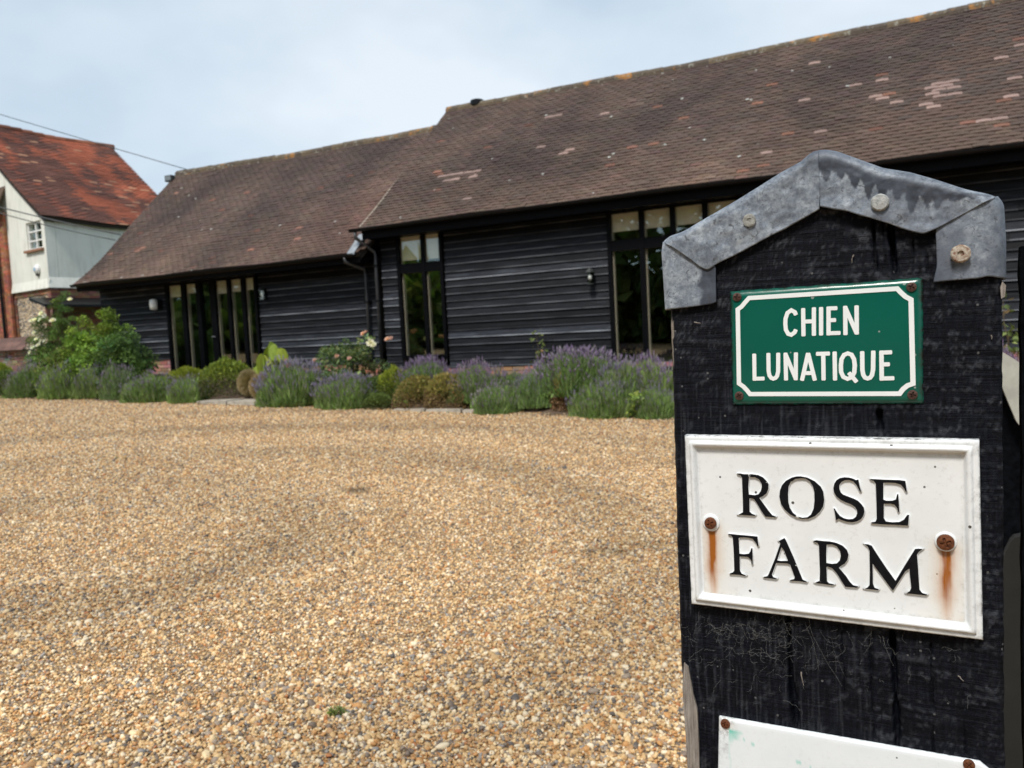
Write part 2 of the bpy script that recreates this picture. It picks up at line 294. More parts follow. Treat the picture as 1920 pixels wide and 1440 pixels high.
# loose pebbles: stone points with own size, turn and tone; one instancing object
def gravel():
    pts = []
    for (y0, y1, dens) in ((1.0, 3.0, 11500), (3.0, 4.5, 9500), (4.5, 7, 6200), (7, 10, 3600), (10, 15, 1900), (15, 24, 800)):
        w = .74*y1+.4; k = int((y1-y0)*2*w*dens); X = rng.uniform(-w, w, k); Y = rng.uniform(y0, y1, k)
        ok = (X > -.72*Y-.35) & (X < .40*Y+.45); pts.append(np.stack([X[ok], Y[ok]], -1))
    p = np.concatenate(pts); bx = p[:, 0]*B.c+p[:, 1]*B.s; by = -p[:, 0]*B.s+p[:, 1]*B.c
    ok = by < BED0+.12+.15*vnoise(bx*2+50, by*2+50, 9); bx, by = bx[ok], by[ok]; n = len(bx); dist = np.hypot(bx, by)
    sz = np.exp(rng.normal(math.log(.0058), .34, n))*np.clip(.85+dist*.035, 1, 1.45); sz = np.clip(sz, .003, .016)
    big = rng.random(n) < .004; sz[big] *= 1.7
    # arcs left by turning cars: finer, paler grit
    gc_ = ground_at(160, 1010); arc = .5+.5*np.sin(np.hypot(bx-gc_[0], (by-gc_[1])*1.1)*2.7+1.6*fbm(bx*.45+20, by*.45+20, 5)); msk = sstep(.3, .55, fbm(bx*.35+9, by*.35+9, 8)); tone = .90+.30*arc**1.5*msk-.17*(1-arc)**3*msk; sz = sz*(1-.25*(arc > .6)*msk)
    for (px, py, rx, ry, am) in ((668, 920, .12, .10, .75), (1150, 1035, .13, .07, .6), (1205, 1022, .2, .09, .35), (300, 900, .7, .25, .12)):
        q = ground_at(px, py); d = ((bx-q[0])/rx)**2+((by-q[1])/ry)**2; tone = tone*(1-am*np.exp(-d))
    V = np.stack([bx, by, gz(bx, by, False)+rng.uniform(-.005, .007, n)], -1)
    me = mesh_np('pebbles', V, fl={'size': sz, 'tone': tone, 'pick': rng.random(n)})
    rot = np.stack([rng.normal(0, .55, n), rng.normal(0, .55, n), rng.uniform(0, 6.28, n)], -1).astype(np.float32)
    a = me.attributes.new('turn', 'FLOAT_VECTOR', 'POINT'); a.data.foreach_set('vector', rot.ravel())
    sc = np.stack([sz*rng.uniform(.85, 1.5, n), sz*rng.uniform(.75, 1.1, n), sz*rng.uniform(.55, .9, n)], -1).astype(np.float32)
    a = me.attributes.new('sizes', 'FLOAT_VECTOR', 'POINT'); a.data.foreach_set('vector', sc.ravel())
    m, nt, b = mat('pebble'); ap = N(nt, 'ShaderNodeAttribute', attribute_type='INSTANCER'); ap.attribute_name = 'pick'; at_ = N(nt, 'ShaderNodeAttribute', attribute_type='INSTANCER'); at_.attribute_name = 'tone'
    c = ramp(nt, PAL, ap.outputs['Fac'], 'CONSTANT'); c = mixc(nt, 1., c, (1.13, 1.07, .95), 'MULTIPLY'); f = noise(nt, coords(nt, kind='Generated'), 3, 3)
    c = mixc(nt, 1., c, ramp(nt, [(.3, (.85, .85, .85)), (.7, (1.15, 1.15, 1.15))], f), 'MULTIPLY')
    cc = N(nt, 'ShaderNodeCombineColor')
    for i in range(3): nt.links.new(at_.outputs['Fac'], cc.inputs[i])
    c = mixc(nt, 1., c, cc.outputs[0], 'MULTIPLY'); nt.links.new(c, b.inputs['Base Color']); b.inputs['Roughness'].default_value = .55; b.inputs['Specular IOR Level'].default_value = .35
    o = solo('gravel_pebbles', me, 'loose golden shingle gravel covering the farmyard', 'gravel', kind='stuff')
    ng = bpy.data.node_groups.new('pebble_scatter', 'GeometryNodeTree'); ng.interface.new_socket('Geometry', in_out='INPUT', socket_type='NodeSocketGeometry'); ng.interface.new_socket('Geometry', in_out='OUTPUT', socket_type='NodeSocketGeometry')
    gi = ng.nodes.new('NodeGroupInput'); go = ng.nodes.new('NodeGroupOutput'); ico = ng.nodes.new('GeometryNodeMeshIcoSphere'); ico.inputs['Radius'].default_value = 1; ico.inputs['Subdivisions'].default_value = 2
    sp = ng.nodes.new('GeometryNodeSetPosition'); nz = ng.nodes.new('ShaderNodeTexNoise'); nz.inputs['Scale'].default_value = .9; nz.inputs['Detail'].default_value = 1
    vm = ng.nodes.new('ShaderNodeVectorMath'); vm.operation = 'SUBTRACT'; vm.inputs[1].default_value = (.5, .5, .5); vs_ = ng.nodes.new('ShaderNodeVectorMath'); vs_.operation = 'SCALE'; vs_.inputs['Scale'].default_value = .9
    sm = ng.nodes.new('GeometryNodeSetShadeSmooth'); sma = ng.nodes.new('GeometryNodeSetMaterial'); sma.inputs['Material'].default_value = m
    ip = ng.nodes.new('GeometryNodeInstanceOnPoints'); lk = ng.links.new
    lk(nz.outputs['Color'], vm.inputs[0]); lk(vm.outputs[0], vs_.inputs[0]); lk(vs_.outputs[0], sp.inputs['Offset']); lk(ico.outputs['Mesh'], sp.inputs['Geometry']); lk(sp.outputs[0], sm.inputs[0]); lk(sm.outputs[0], sma.inputs[0])
    lk(gi.outputs[0], ip.inputs['Points']); lk(sma.outputs[0], ip.inputs['Instance'])
    for nm, sk in (('turn', 'Rotation'), ('sizes', 'Scale')):
        na = ng.nodes.new('GeometryNodeInputNamedAttribute'); na.data_type = 'FLOAT_VECTOR'; na.inputs['Name'].default_value = nm; lk(na.outputs[0], ip.inputs[sk])
    lk(ip.outputs[0], go.inputs[0])
    md = o.modifiers.new('pebbles', 'NODES'); md.node_group = ng
    return n
def ground_at(px, py):                   # where the yard surface is seen at this pixel
    d = B.l(ray(px, py)); t = -EYE/(d[2]+.03*d[0]); return np.array([d[0]*t, d[1]*t, EYE+d[2]*t])
gravel()

# ------------------------------------------------------------------ tiled roofs
def profile(pts):                        # smooth cross-section (y, z) -> function of distance from the eave, and its length
    p = np.array(pts, float); s = np.concatenate([[0], np.cumsum(np.hypot(*np.diff(p, axis=0).T))])
    ss = np.linspace(0, s[-1], 60); k = np.stack([np.interp(ss, s, p[:, 0]), np.interp(ss, s, p[:, 1])], -1)
    for _ in range(60): k[1:-1] = .5*k[1:-1]+.25*(k[:-2]+k[2:])
    s2 = np.concatenate([[0], np.cumsum(np.hypot(*np.diff(k, axis=0).T))])
    def f(d):
        y = np.interp(d, s2, k[:, 0]); z = np.interp(d, s2, k[:, 1]); e = 1e-3
        ty = np.interp(d+e, s2, k[:, 0])-np.interp(d-e, s2, k[:, 0]); tz = np.interp(d+e, s2, k[:, 1])-np.interp(d-e, s2, k[:, 1]); l = np.hypot(ty, tz)+1e-9
        return y, z, ty/l, tz/l
    return f, s2[-1]
TW, TG, TL_, TH = .185, .1, .16, .018
def tile_proto(w=TW):
    a = w/2-.0025; ys = [0, TL_]; V = []; cam_ = [0, .004, 0]
    for yy, zz in ((0, TH), (TL_, .002)):
        for x, cz in zip((-a, 0, a), cam_): V.append((x, yy, zz+cz))
    for x, cz in zip((-a, 0, a), cam_): V.append((x, 0, cz))
    return np.array(V), np.array([(0, 1, 4, 3), (1, 2, 5, 4), (6, 7, 1, 0), (7, 8, 2, 1)]), np.array([(6, 0, 3), (8, 5, 2)])
def roof_tiles(x0, x1, prof, length, sag, tone, seed, w=TW):
    r = np.random.default_rng(seed); rows = int(length/TG); cols = int((x1-x0)/w); PV, PQ, PT = tile_proto(w)
    R, C = np.meshgrid(np.arange(rows), np.arange(cols), indexing='ij'); R = R.ravel(); C = C.ravel(); n = len(R)
    x = x0+(C+.5+.5*(R % 2))*w; keep = x < x1-w*.3; odd = np.arange(1, rows, 2); R, C, x = np.concatenate([R[keep], odd]), np.concatenate([C[keep], odd*0-1]), np.concatenate([x[keep], np.full(len(odd), x0+.25*w)]); n = len(x); sx = np.where(C < 0, .5, 1.)[:, None]
    d = R*TG-.04; y, z, ty, tz = prof(np.maximum(d, 0)); z = z+sag(x, d/length)
    up = np.stack([0*ty, ty, tz], -1); nor = np.stack([0*ty, -tz, ty], -1); ax = np.tile([1., 0, 0], (n, 1))
    yaw = r.normal(0, .012, n)[:, None]; ax2 = ax+yaw*up; up2 = up-yaw*ax
    tilt = r.normal(0, .012, n)[:, None]; up2 = up2+tilt*nor
    o = np.stack([x, y, z], -1)+nor*(.012+np.abs(r.normal(0, .003, n)))[:, None]+np.minimum(d, 0)[:, None]*up
    colr = tone(x, d/length, r, n)
    return dict(o=o, ax=ax2*sx*(w/TW), up=up2, nor=nor, col=colr, R=R, C=C, x=x, d=d, w=w, n=n, P=(PV, PQ, PT))
def tiles_mesh(t, sel, name, m, base):
    PV, PQ, PT = t['P']; k = len(PV); ids = np.where(sel)[0]; n = len(ids)
    V = t['o'][ids][:, None, :]+PV[None, :, 0:1]*t['ax'][ids][:, None, :]+PV[None, :, 1:2]*t['up'][ids][:, None, :]+PV[None, :, 2:3]*t['nor'][ids][:, None, :]
    off = (np.arange(n)*k)[:, None, None]
    return mesh_np(name, V.reshape(-1, 3)-np.array(base), (PQ[None]+off).reshape(-1, 4), (PT[None]+off).reshape(-1, 3), np.repeat(t['col'][ids], k, 0), m)
def roof_pick(px, py, prof, length):     # distance up the slope and x of the roof point seen at a pixel
    d = B.l(ray(px, py)); best = None
    ss = np.linspace(0, length, 400); y, z, _, _ = prof(ss); t = y/d[1]; e = np.abs(EYE+d[2]*t-z); i = int(np.argmin(e)); return d[0]*t[i], ss[i]
def brown_tone(pink=(), seed=0):
    def f(x, v, r, n):
        base = np.array([.088, .062, .054]); c = base*np.exp(r.normal(0, .085, (n, 1)))*(1+r.normal(0, .03, (n, 3)))
        g = fbm(x*.35+30, v*3+10, seed, 3)[:, None]; c = c*(.75+.5*g)
        low = (1-np.clip(v*2.2, 0, 1))[:, None]; c = c*(1+low*np.array([.35, .3, .2]))
        red = r.random(n) < .006; c[red] = np.array([.16, .08, .06])*np.exp(r.normal(0, .2, (red.sum(), 1)))
        return c
    return f

def barn_planks(th, rows, segs, zlow, nface):
    for i, z in enumerate(rows):
        for (xa, xb) in segs(z):
            x = xa
            while x < xb-.02:
                ln = random.uniform(2.0, 4.4); x2 = min(x+ln, xb)
                if xb-x2 < .7: x2 = xb
                dz = random.uniform(-.004, .004); tl = random.uniform(-.003, .003); h = rows[1]-rows[0]; mb = MB(); q = random.uniform(-.003, .006)
                xs = np.linspace(x+.002, x2-.002, 4); V = []; F = []
                for j, xx in enumerate(xs):
                    wv = random.uniform(-.003, .003); zz = z+dz+tl*(j-1.5)
                    V += [(xx, nface-.017-q+wv, zz), (xx, nface+.016-q, zz+.002), (xx, nface+.016, zz+h+.012), (xx, nface+.01, zz+h+.012)]
                for j in range(3):
                    a = j*4; F += [(a, a+4, a+7, a+3), (a, a+1, a+5, a+4), (a+3, a+7, a+6, a+2), (a+1, a+2, a+6, a+5)]
                F += [(0, 3, 2, 1), (12, 13, 14, 15)]
                mb.add(V, F); th.part('plank', mb, MT['board']); x = x2

def glazing(th, name, x0, x1, z0, z1, n, mull, transoms=(), blinds=(), fw=.07, door=None, label=None):
    # frame (part) with mullions, transoms, panes, inner linings and blinds as its sub-parts
    mb = MB(); mb.box(x0, x0+fw, n-.03, n+.1, z0, z1); mb.box(x1-fw, x1, n-.03, n+.1, z0, z1); mb.box(x0+fw, x1-fw, n-.03, n+.1, z1-fw, z1); mb.box(x0+fw, x1-fw, n-.03, n+.1, z0, z0+fw)
    w = th.part(name, mb, MT['blackframe'], label=label)
    edges = [x0+fw]
    for (a, hw) in mull:
        m_ = MB(); m_.box(a-hw, a+hw, n-.025, n+.095, z0+fw, z1-fw); th.part('mullion', m_, MT['blackframe'], w); edges += [a-hw, a+hw]
    edges.append(x1-fw); bays = [(edges[i], edges[i+1]) for i in range(0, len(edges), 2)]
    for k, (a, c) in enumerate(bays):
        zs = [z0+fw]
        for (zt, hh) in transoms:
            t_ = MB(); t_.box(a, c, n-.02, n+.09, zt-hh, zt+hh); th.part('transom', t_, MT['blackframe'], w); zs += [zt-hh, zt+hh]
        zs.append(z1-fw)
        for i in range(0, len(zs), 2):
            g = MB(); g.box(a-.004, c+.004, n+.03, n+.036, zs[i]-.004, zs[i+1]+.004); th.part('pane', g, MT['glass'], w)
        l_ = MB()
        if name == 'glazed_doors' and k == 2: continue
        l_.box(a-.012, a+.02, n+.045, n+.115, z0+.03, z1-.03); th.part('lining', l_, MT['cream'], w)
        if k < len(blinds) and blinds[k]:
            bl = MB(); zb, zt = blinds[k]; bl.box(a+.021, c, n+.048, n+.053, zb, zt); bl.tube([(a+.021, n+.054, zb), (c, n+.054, zb)], .01, 8); th.part('blind', bl, MT['blind'], w)
    return w

def half_gutter(mb, x0, x1, y, z, r=.06):
    k = 8; V = []; F = []
    for x in (x0, x1):
        for i in range(k+1):
            t = math.pi+math.pi*i/k; V.append((x, y+r*math.cos(t), z+r*math.sin(t)))
        for i in range(k+1):
            t = 2*math.pi-math.pi*i/k; V.append((x, y+(r-.006)*math.cos(t), z+(r-.006)*math.sin(t)))
    q = 2*(k+1)
    F = [(i, (i+1) % q, q+(i+1) % q, q+i) for i in range(q)]+[tuple(range(q))[::-1], tuple(range(q, 2*q))]
    mb.add(V, F)

def bricks(mb, x0, x1, y0, y1, z0, z1, axis=0, bl=.225, bh=.075, seed=1, joint=.01, pal=((.30, .13, .08), (.24, .10, .07), (.36, .19, .12), (.28, .16, .12))):
    # running bond of brick boxes on a face: axis 0 = along x (front at y0), axis 1 = along y (front at x0)
    r = random.Random(seed); row = 0; z = z0
    while z < z1-.02:
        a0, a1 = (x0, x1) if axis == 0 else (y0, y1); a = a0-(bl/2 if row % 2 else 0); zt = min(z+bh-joint, z1)
        while a < a1-.01:
            s, e = max(a, a0), min(a+bl-joint, a1); k = r.uniform(-.004, .004); c = tuple(v*r.uniform(.75, 1.25) for v in r.choice(pal))
            if e-s > .02:
                if axis == 0: mb.box(s, e, y0+k, y1, z, zt, c)
                else: mb.box(x0+k, x1, s, e, z, zt, c)
            a += bl
        z += bh; row += 1

S = 1.1
# ---- measured lines of the two barns (metres, barn frame; x runs to the right)
R_EAVE = (11.66, 3.42); R_RIDGE = (15.16, 6.30); R_X0, R_X1 = -8.56, 6.5
L_EAVE = (11.66, 2.98); L_RIDGE = (14.83, 5.99); L_X0, L_X1 = -16.56, -8.62
rprof, rlen = profile([R_EAVE, (11.66+.5, 3.42+.36), (13.4, 4.83), R_RIDGE]); lprof, llen = profile([L_EAVE, (12.2, 3.36), (13.2, 4.39), L_RIDGE])
rsag = lambda x, v: .025*np.sin(x*.55)*v+.012*np.sin(x*1.7+v*4)
lsag = lambda x, v: -.05*np.sin((x-L_X0)/(L_X1-L_X0)*math.pi)*v+.012*np.sin(x*1.9+v*4)-.09*v*(x-L_X0)/(L_X1-L_X0)

# ---- tall barn (right)
tb = Thing('barn', 'tall black weatherboarded barn with long brown tiled roof behind the gatepost', 'barn', (-1., 12.1, .5))
PINK = [(1654, 156), (1645, 187), (1660, 189), (1676, 195), (1753, 161), (1763, 159), (1775, 157), (1759, 166), (1768, 164), (1785, 161), (1771, 168), (1780, 167), (1793, 165), (1759, 177), (1750, 184), (1800, 176), (1732, 203), (1750, 207), (1878, 115), (1897, 149), (1889, 180), (1830, 233), (1845, 231), (1862, 229), (1914, 87), (1609, 162), (1518, 189), (1534, 119), (1549, 249), (1433, 290), (1034, 220), (1052, 216), (1133, 213), (1012, 278), (1070, 283), (1063, 287), (838, 332), (850, 330), (865, 329), (880, 327), (895, 325), (845, 340), (858, 338), (885, 334), (879, 376)]
ORANGE = [(1454, 157), (1411, 197), (1475, 251), (1421, 311), (1404, 321), (1885, 238), (1655, 145), (1283, 222), (1220, 275), (820, 333), (1680, 180), (1890, 187), (1240, 200)]
t = roof_tiles(R_X0, R_X1, rprof, rlen, rsag, brown_tone(), 11)
for lst, c in ((PINK, (.30, .215, .195)), (ORANGE, (.19, .095, .068))):
    for (px, py) in lst:
        x, d = roof_pick(px, py, rprof, rlen); i = int(np.argmin((t['x']-x)**2+((t['d']+.05-d)*1.5)**2)); t['col'][i] = np.array(c)*random.uniform(.85, 1.12)
# the 300 tiles that show largest (nearest, right of the post head) are parts of their own, the rest one mesh
wx, wy = t['o'][:, 0]*B.c-t['o'][:, 1]*B.s, t['o'][:, 0]*B.s+t['o'][:, 1]*B.c
rel = np.stack([wx, wy, t['o'][:, 2]-EYE], -1); zc = rel@CF; ux = 960+FPX*(rel@CR)/zc; uy = 720-FPX*(rel@CU)/zc
vis = (ux < 1905) & (ux > 1200) & (uy > 0) & (uy < 330); score = np.where(vis, ux+uy*.9, -1e9); order = np.argsort(-score)[:295]
ind = np.zeros(t['n'], bool); ind[order] = True
rf = MB()
ys, zs, _, _ = rprof(np.linspace(0, rlen, 12)); poly = [(y, z-.01) for y, z in zip(ys, zs)]
poly2 = poly+[(R_RIDGE[0]+3.6, R_EAVE[1]-.05), (R_RIDGE[0]+3.5, R_EAVE[1]-.12), (R_RIDGE[0], R_RIDGE[1]-.15)]+[(y+.06, z-.1) for y, z in poly[::-1][1:]]
rf.prism(poly2, 0, R_X0, R_X1); rr_ = tb.part('roof', rf, MT['under'])
tb.link('tile_field', tiles_mesh(t, ~ind, 'tile_field', MT['tile'], tb.base), rr_, kind='stuff')
PV, PQ, PT = t['P']; variants = {}
for i in order:
    c = t['col'][i]; key = tuple(np.round(np.log(c+.01)*5).astype(int))
    if key not in variants: variants[key] = mesh_np('tile', PV, PQ, PT, np.tile(c, (9, 1)), MT['tile'])
    o = bpy.data.objects.new('tile', variants[key]); col.objects.link(o); o.parent = rr_
    mm = Matrix.Identity(4)
    for k in range(3): mm[k][0] = t['ax'][i][k]; mm[k][1] = t['up'][i][k]; mm[k][2] = t['nor'][i][k]; mm[k][3] = t['o'][i][k]-tb.base[k]
    o.matrix_local = mm
def ridge_tiles(th, parent, x0, x1, ridge, sagf, seed):
    r = random.Random(seed); k = 7; V = []; F = []
    for xx in (0, .152, .298):
        for i in range(k):
            tt = math.radians(-18)+math.radians(216)*i/(k-1); V.append((xx, .125*math.cos(tt), .125*math.sin(tt)))
    for a in range(2):
        for i in range(k-1): F.append((a*k+i, (a+1)*k+i, (a+1)*k+i+1, a*k+i+1))
    V2 = [(x, y*.86, z*.86) for x, y, z in V]; n = len(V); F2 = [tuple(j+n for j in f[::-1]) for f in F]
    F3 = [(i, i+1, n+i+1, n+i) for i in range(k-1)]+[(2*k+i+1, 2*k+i, n+2*k+i, n+2*k+i+1) for i in range(k-1)]
    ms_ = []
    for c in ((.10, .082, .062), (.125, .10, .07), (.085, .07, .058)):
        mb = MB(); mb.add(V+V2, F+F2+F3, c); ms_.append(mb.mesh('ridge_tile', MT['ridge'], smooth=False))
    x = x0
    while x < x1:
        o = th.link('ridge_tile', r.choice(ms_), parent); o.location = (x-th.base[0], ridge[0]-th.base[1], ridge[1]-.045+float(sagf(np.array(x), 1.))+r.uniform(-.006, .006)-th.base[2]); o.rotation_euler = (0, r.uniform(-.012, .012), r.uniform(-.01, .01)); x += .3
ridge_tiles(tb, rr_, R_X0, R_X1, R_RIDGE, rsag, 3)
# verge mortar at the left gable
vm = MB(); d_ = np.linspace(.02, rlen, 24); y, z, ty, tz = rprof(d_)
vm.tube([(R_X0-.005, a, c_+.0) for a, c_ in zip(y, z)], .026, 6); tb.part('verge_mortar', vm, MT['mortar'], rr_)
gut = MB(); half_gutter(gut, R_X0-.18, R_X1, R_EAVE[0]-.055, R_EAVE[1]-.015); tb.part('gutter', gut, MT['gutter'])
fa = MB(); fa.box(R_X0+.02, R_X1, R_EAVE[0]+.03, R_EAVE[0]+.06, R_EAVE[1]-.21, R_EAVE[1]-.03); tb.part('fascia', fa, MT['blackframe'])
so = MB(); so.box(R_X0+.02, R_X1, R_EAVE[0]+.061, WALLN+.02, R_EAVE[1]-.19, R_EAVE[1]-.165); tb.part('soffit', so, MT['blackframe'])
zt = lambda px, py, n=WALLN: at(px, py, B, n)[2]
xt = lambda px, py, n=WALLN: at(px, py, B, n)[0]
w2a, w2b = xt(750, 550), xt(836, 550); w3a = xt(1143, 520); w3b = w3a+.50*6+.14
zb_r = EYE-.55; ztop_r = R_EAVE[1]-.2
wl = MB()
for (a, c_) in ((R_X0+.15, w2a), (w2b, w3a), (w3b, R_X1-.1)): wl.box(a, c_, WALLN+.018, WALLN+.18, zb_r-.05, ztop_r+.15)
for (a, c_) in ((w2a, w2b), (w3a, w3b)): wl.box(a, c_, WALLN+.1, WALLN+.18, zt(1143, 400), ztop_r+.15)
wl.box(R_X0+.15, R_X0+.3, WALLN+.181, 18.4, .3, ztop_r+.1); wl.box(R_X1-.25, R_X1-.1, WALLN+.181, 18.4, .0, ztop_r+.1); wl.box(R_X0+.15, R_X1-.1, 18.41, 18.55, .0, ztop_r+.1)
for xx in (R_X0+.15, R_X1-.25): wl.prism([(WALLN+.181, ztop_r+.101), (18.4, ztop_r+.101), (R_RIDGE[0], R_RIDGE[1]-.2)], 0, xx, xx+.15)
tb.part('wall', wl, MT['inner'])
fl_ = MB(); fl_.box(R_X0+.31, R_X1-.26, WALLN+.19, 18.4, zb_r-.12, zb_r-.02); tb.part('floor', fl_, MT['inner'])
rows = list(np.arange(zb_r, ztop_r-.02, .131))
def rsegs(z):
    out = [(R_X0+.12, w2a-.01), (w2b+.01, w3a-.01), (w3b+.01, R_X1-.1)]
    return out
barn_planks(tb, rows, rsegs, zb_r, WALLN)
zW2t, zW2b = zt(790, 432), zt(800, 672)
mx_ = xt(799, 550)
glazing(tb, 'window', w2a, w2b, zW2b, zW2t, WALLN-.03, [(mx_, .035)], [(zt(795, 501), .085)], [(zt(770, 487), zt(770, 440)), (zt(812, 484), zt(812, 438))], fw=.065, label='tall two-light window left of the gatepost')
zW3t, zW3b = zt(1170, 392), zb_r-.15
glazing(tb, 'window', w3a, w3b, zW3b, zW3t, WALLN-.03, [(w3a+.07+.5*k, .04) for k in range(1, 6)], [(zt(1170, 460), .085)], [(zt(1170, 432), zt(1170, 395))]*6, fw=.065, label='wide six-light window partly hidden by the gatepost')
pl = MB(); bricks(pl, R_X0+.15, R_X1-.1, WALLN+.0, WALLN+.15, zb_r-.46, zb_r-.012, seed=4, pal=((.36, .18, .13), (.40, .22, .16), (.30, .14, .10))); tb.part('brick_plinth', pl, MT['brick'], kind='stuff')
# flue lump on the ridge
fx = at(895, 200, B, R_RIDGE[0])
vt = MB(); vt.lathe([(.15, -.1), (.15, .0), (.13, .015), (.01, .02)], (fx[0], R_RIDGE[0], R_RIDGE[1]+.12), seg=14); tb.part('ridge_vent', vt, MT['gutter'])
# downpipe of the tall barn
px_ = xt(714, 560); q = [(R_X0-.07, R_EAVE[0]-.055, R_EAVE[1]-.08), (R_X0-.07, R_EAVE[0]-.055, R_EAVE[1]-.17), (px_-.02, WALLN-.09, R_EAVE[1]-.42), (px_, WALLN-.09, R_EAVE[1]-.5), (px_, WALLN-.09, .75)]
dp = MB(); dp.tube(q, .034, 10); dpo = tb.part('downpipe', dp, MT['pipe'], smooth=True)
for zz in (1.3, 2.1, 2.75):
    cb = MB(); cb.box(px_-.055, px_+.055, WALLN-.132, WALLN-.005, zz-.02, zz+.02); tb.part('bracket', cb, MT['gutter'], dpo)

# ---- low barn (left)
lb = Thing('barn', 'lower black barn with glazed doors and brown roof beside the white house', 'barn', (-12.5, 12.2, .7))
WL = 12.2
t = roof_tiles(L_X0, L_X1+.1, lprof, llen, lsag, brown_tone(), 23)
for (px, py) in ((268, 465), (205, 478), (333, 362), (262, 470), (335, 361), (560, 425), (555, 448)):
    x, d = roof_pick(px, py, lprof, llen); i = int(np.argmin((t['x']-x)**2+((t['d']+.05-d)*1.5)**2)); t['col'][i] = (.24, .13, .10)
near = np.exp(-((t['x']+8.9)/1.6)**2)[:, None]*np.exp(-((t['d']-1.2)/1.2)**2)[:, None]; t['col'] = t['col']*(1+near*np.array([.45, .25, .2]))
rf = MB(); ys, zs, _, _ = lprof(np.linspace(0, llen, 12)); poly = [(y, z-.012) for y, z in zip(ys, zs)]
poly2 = poly+[(L_RIDGE[0]+3.3, L_EAVE[1]-.05), (L_RIDGE[0]+3.2, L_EAVE[1]-.12), (L_RIDGE[0], L_RIDGE[1]-.15)]+[(y+.06, z-.1) for y, z in poly[::-1][1:]]
# underlay follows the sag of the ridge: three bays
for xa, xb in ((L_X0, -13.9), (-13.9, -11.2), (-11.2, L_X1)):
    k = MB(); V = []; n = len(poly2)
    for xx in (xa, xb):
        for i, (y, z) in enumerate(poly2): V.append((xx, y, z+min(0., float(lsag(np.array(xx), max(0, min(1, (z-L_EAVE[1])/3))))-.01)))
    rf.add(V, [tuple(range(n))[::-1], tuple(range(n, 2*n))]+[(i, (i+1) % n, n+(i+1) % n, n+i) for i in range(n)])
lr = lb.part('roof', rf, MT['under'])
lb.link('tile_field', tiles_mesh(t, np.ones(t['n'], bool), 'tile_field', MT['tile'], lb.base), lr, kind='stuff')
ridge_tiles(lb, lr, L_X0, L_X1-.1, L_RIDGE, lsag, 5)
gut = MB(); half_gutter(gut, L_X0-.03, L_X1-.06, L_EAVE[0]-.055, L_EAVE[1]-.015, .055); lb.part('gutter', gut, MT['gutter'])
fa = MB(); fa.box(L_X0+.02, L_X1, L_EAVE[0]+.03, L_EAVE[0]+.06, L_EAVE[1]-.17, L_EAVE[1]-.03); lb.part('fascia', fa, MT['blackframe'])
so = MB(); so.box(L_X0+.02, L_X1, L_EAVE[0]+.061, WL+.02, L_EAVE[1]-.15, L_EAVE[1]-.125); lb.part('soffit', so, MT['blackframe'])
d0, d1 = xt(317, 600, WL), xt(488, 600, WL); zdt = zt(400, 522, WL); zdb = .86; zb_l = EYE-.17; ztop_l = L_EAVE[1]-.16
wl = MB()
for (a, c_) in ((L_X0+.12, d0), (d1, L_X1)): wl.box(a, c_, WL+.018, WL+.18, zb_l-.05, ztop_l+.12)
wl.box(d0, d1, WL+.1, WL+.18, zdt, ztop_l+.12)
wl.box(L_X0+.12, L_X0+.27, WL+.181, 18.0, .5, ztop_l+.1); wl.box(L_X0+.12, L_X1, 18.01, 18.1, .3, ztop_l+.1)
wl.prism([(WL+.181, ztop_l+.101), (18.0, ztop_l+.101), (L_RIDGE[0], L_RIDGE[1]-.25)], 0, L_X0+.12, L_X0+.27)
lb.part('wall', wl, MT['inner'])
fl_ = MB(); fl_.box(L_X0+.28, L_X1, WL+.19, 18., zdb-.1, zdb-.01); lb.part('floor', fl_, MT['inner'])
zr0 = zb_l-.131*2
barn_planks(lb, list(np.arange(zr0, ztop_l-.03, .131)), lambda z: [(L_X0+.1, d0-.01)] if False else ([(L_X0+.1, d0-.01)] if z > zb_l-.03 else [])+[(d1+.01, L_X1-.02)], zb_l, WL)
mulls = [(xt(350, 600, WL), .055), (xt(378, 600, WL), .06), (xt(405, 600, WL), .075), (xt(435, 600, WL), .04), (xt(462, 600, WL), .045)]
bz = [(zt(335, 556, WL), zdt-.05), (zt(362, 549, WL), zdt-.05), None, (zt(421, 549, WL), zdt-.05), (zt(447, 546, WL), zdt-.05), (zt(476, 542, WL), zdt-.05)]
gd = glazing(lb, 'glazed_doors', d0, d1, zdb, zdt, WL-.03, mulls, (), bz, fw=.07)
hd = MB(); hx = xt(404, 620, WL); hd.tube([(hx, WL-.06, 1.62), (hx, WL-.11, 1.62), (hx+.1, WL-.11, 1.62)], .009, 6); lb.part('handle', hd, MT['metal'], gd)
pl = MB(); bricks(pl, L_X0+.12, d0-.01, WL+.0, WL+.15, zb_l-.42, zb_l-.01, seed=9, pal=((.40, .24, .19), (.44, .28, .22), (.34, .19, .14))); lb.part('brick_plinth', pl, MT['brick'], kind='stuff')
pl = MB(); bricks(pl, d1+.01, L_X1, WL+.0, WL+.15, zb_l-.75, zr0-.01, seed=10, pal=((.36, .18, .13), (.40, .22, .16))); lb.part('brick_plinth', pl, MT['brick'], kind='stuff')
px2 = xt(696, 600, WL); gx = L_X1-.28
dp = MB(); dp.tube([(gx, L_EAVE[0]-.055, L_EAVE[1]-.06), (gx, L_EAVE[0]-.055, L_EAVE[1]-.15), (px2-.03, WL-.09, L_EAVE[1]-.26), (px2, WL-.09, L_EAVE[1]-.36), (px2, WL-.09, .8)], .032, 10); dpo = lb.part('downpipe', dp, MT['pipe'], smooth=True)
for zz in (1.4, 2.1):
    cb = MB(); cb.box(px2-.05, px2+.05, WL-.125, WL-.005, zz-.02, zz+.02); lb.part('bracket', cb, MT['gutter'], dpo)
lf = MB(); a_ = at(655, 478, B, 11.62)
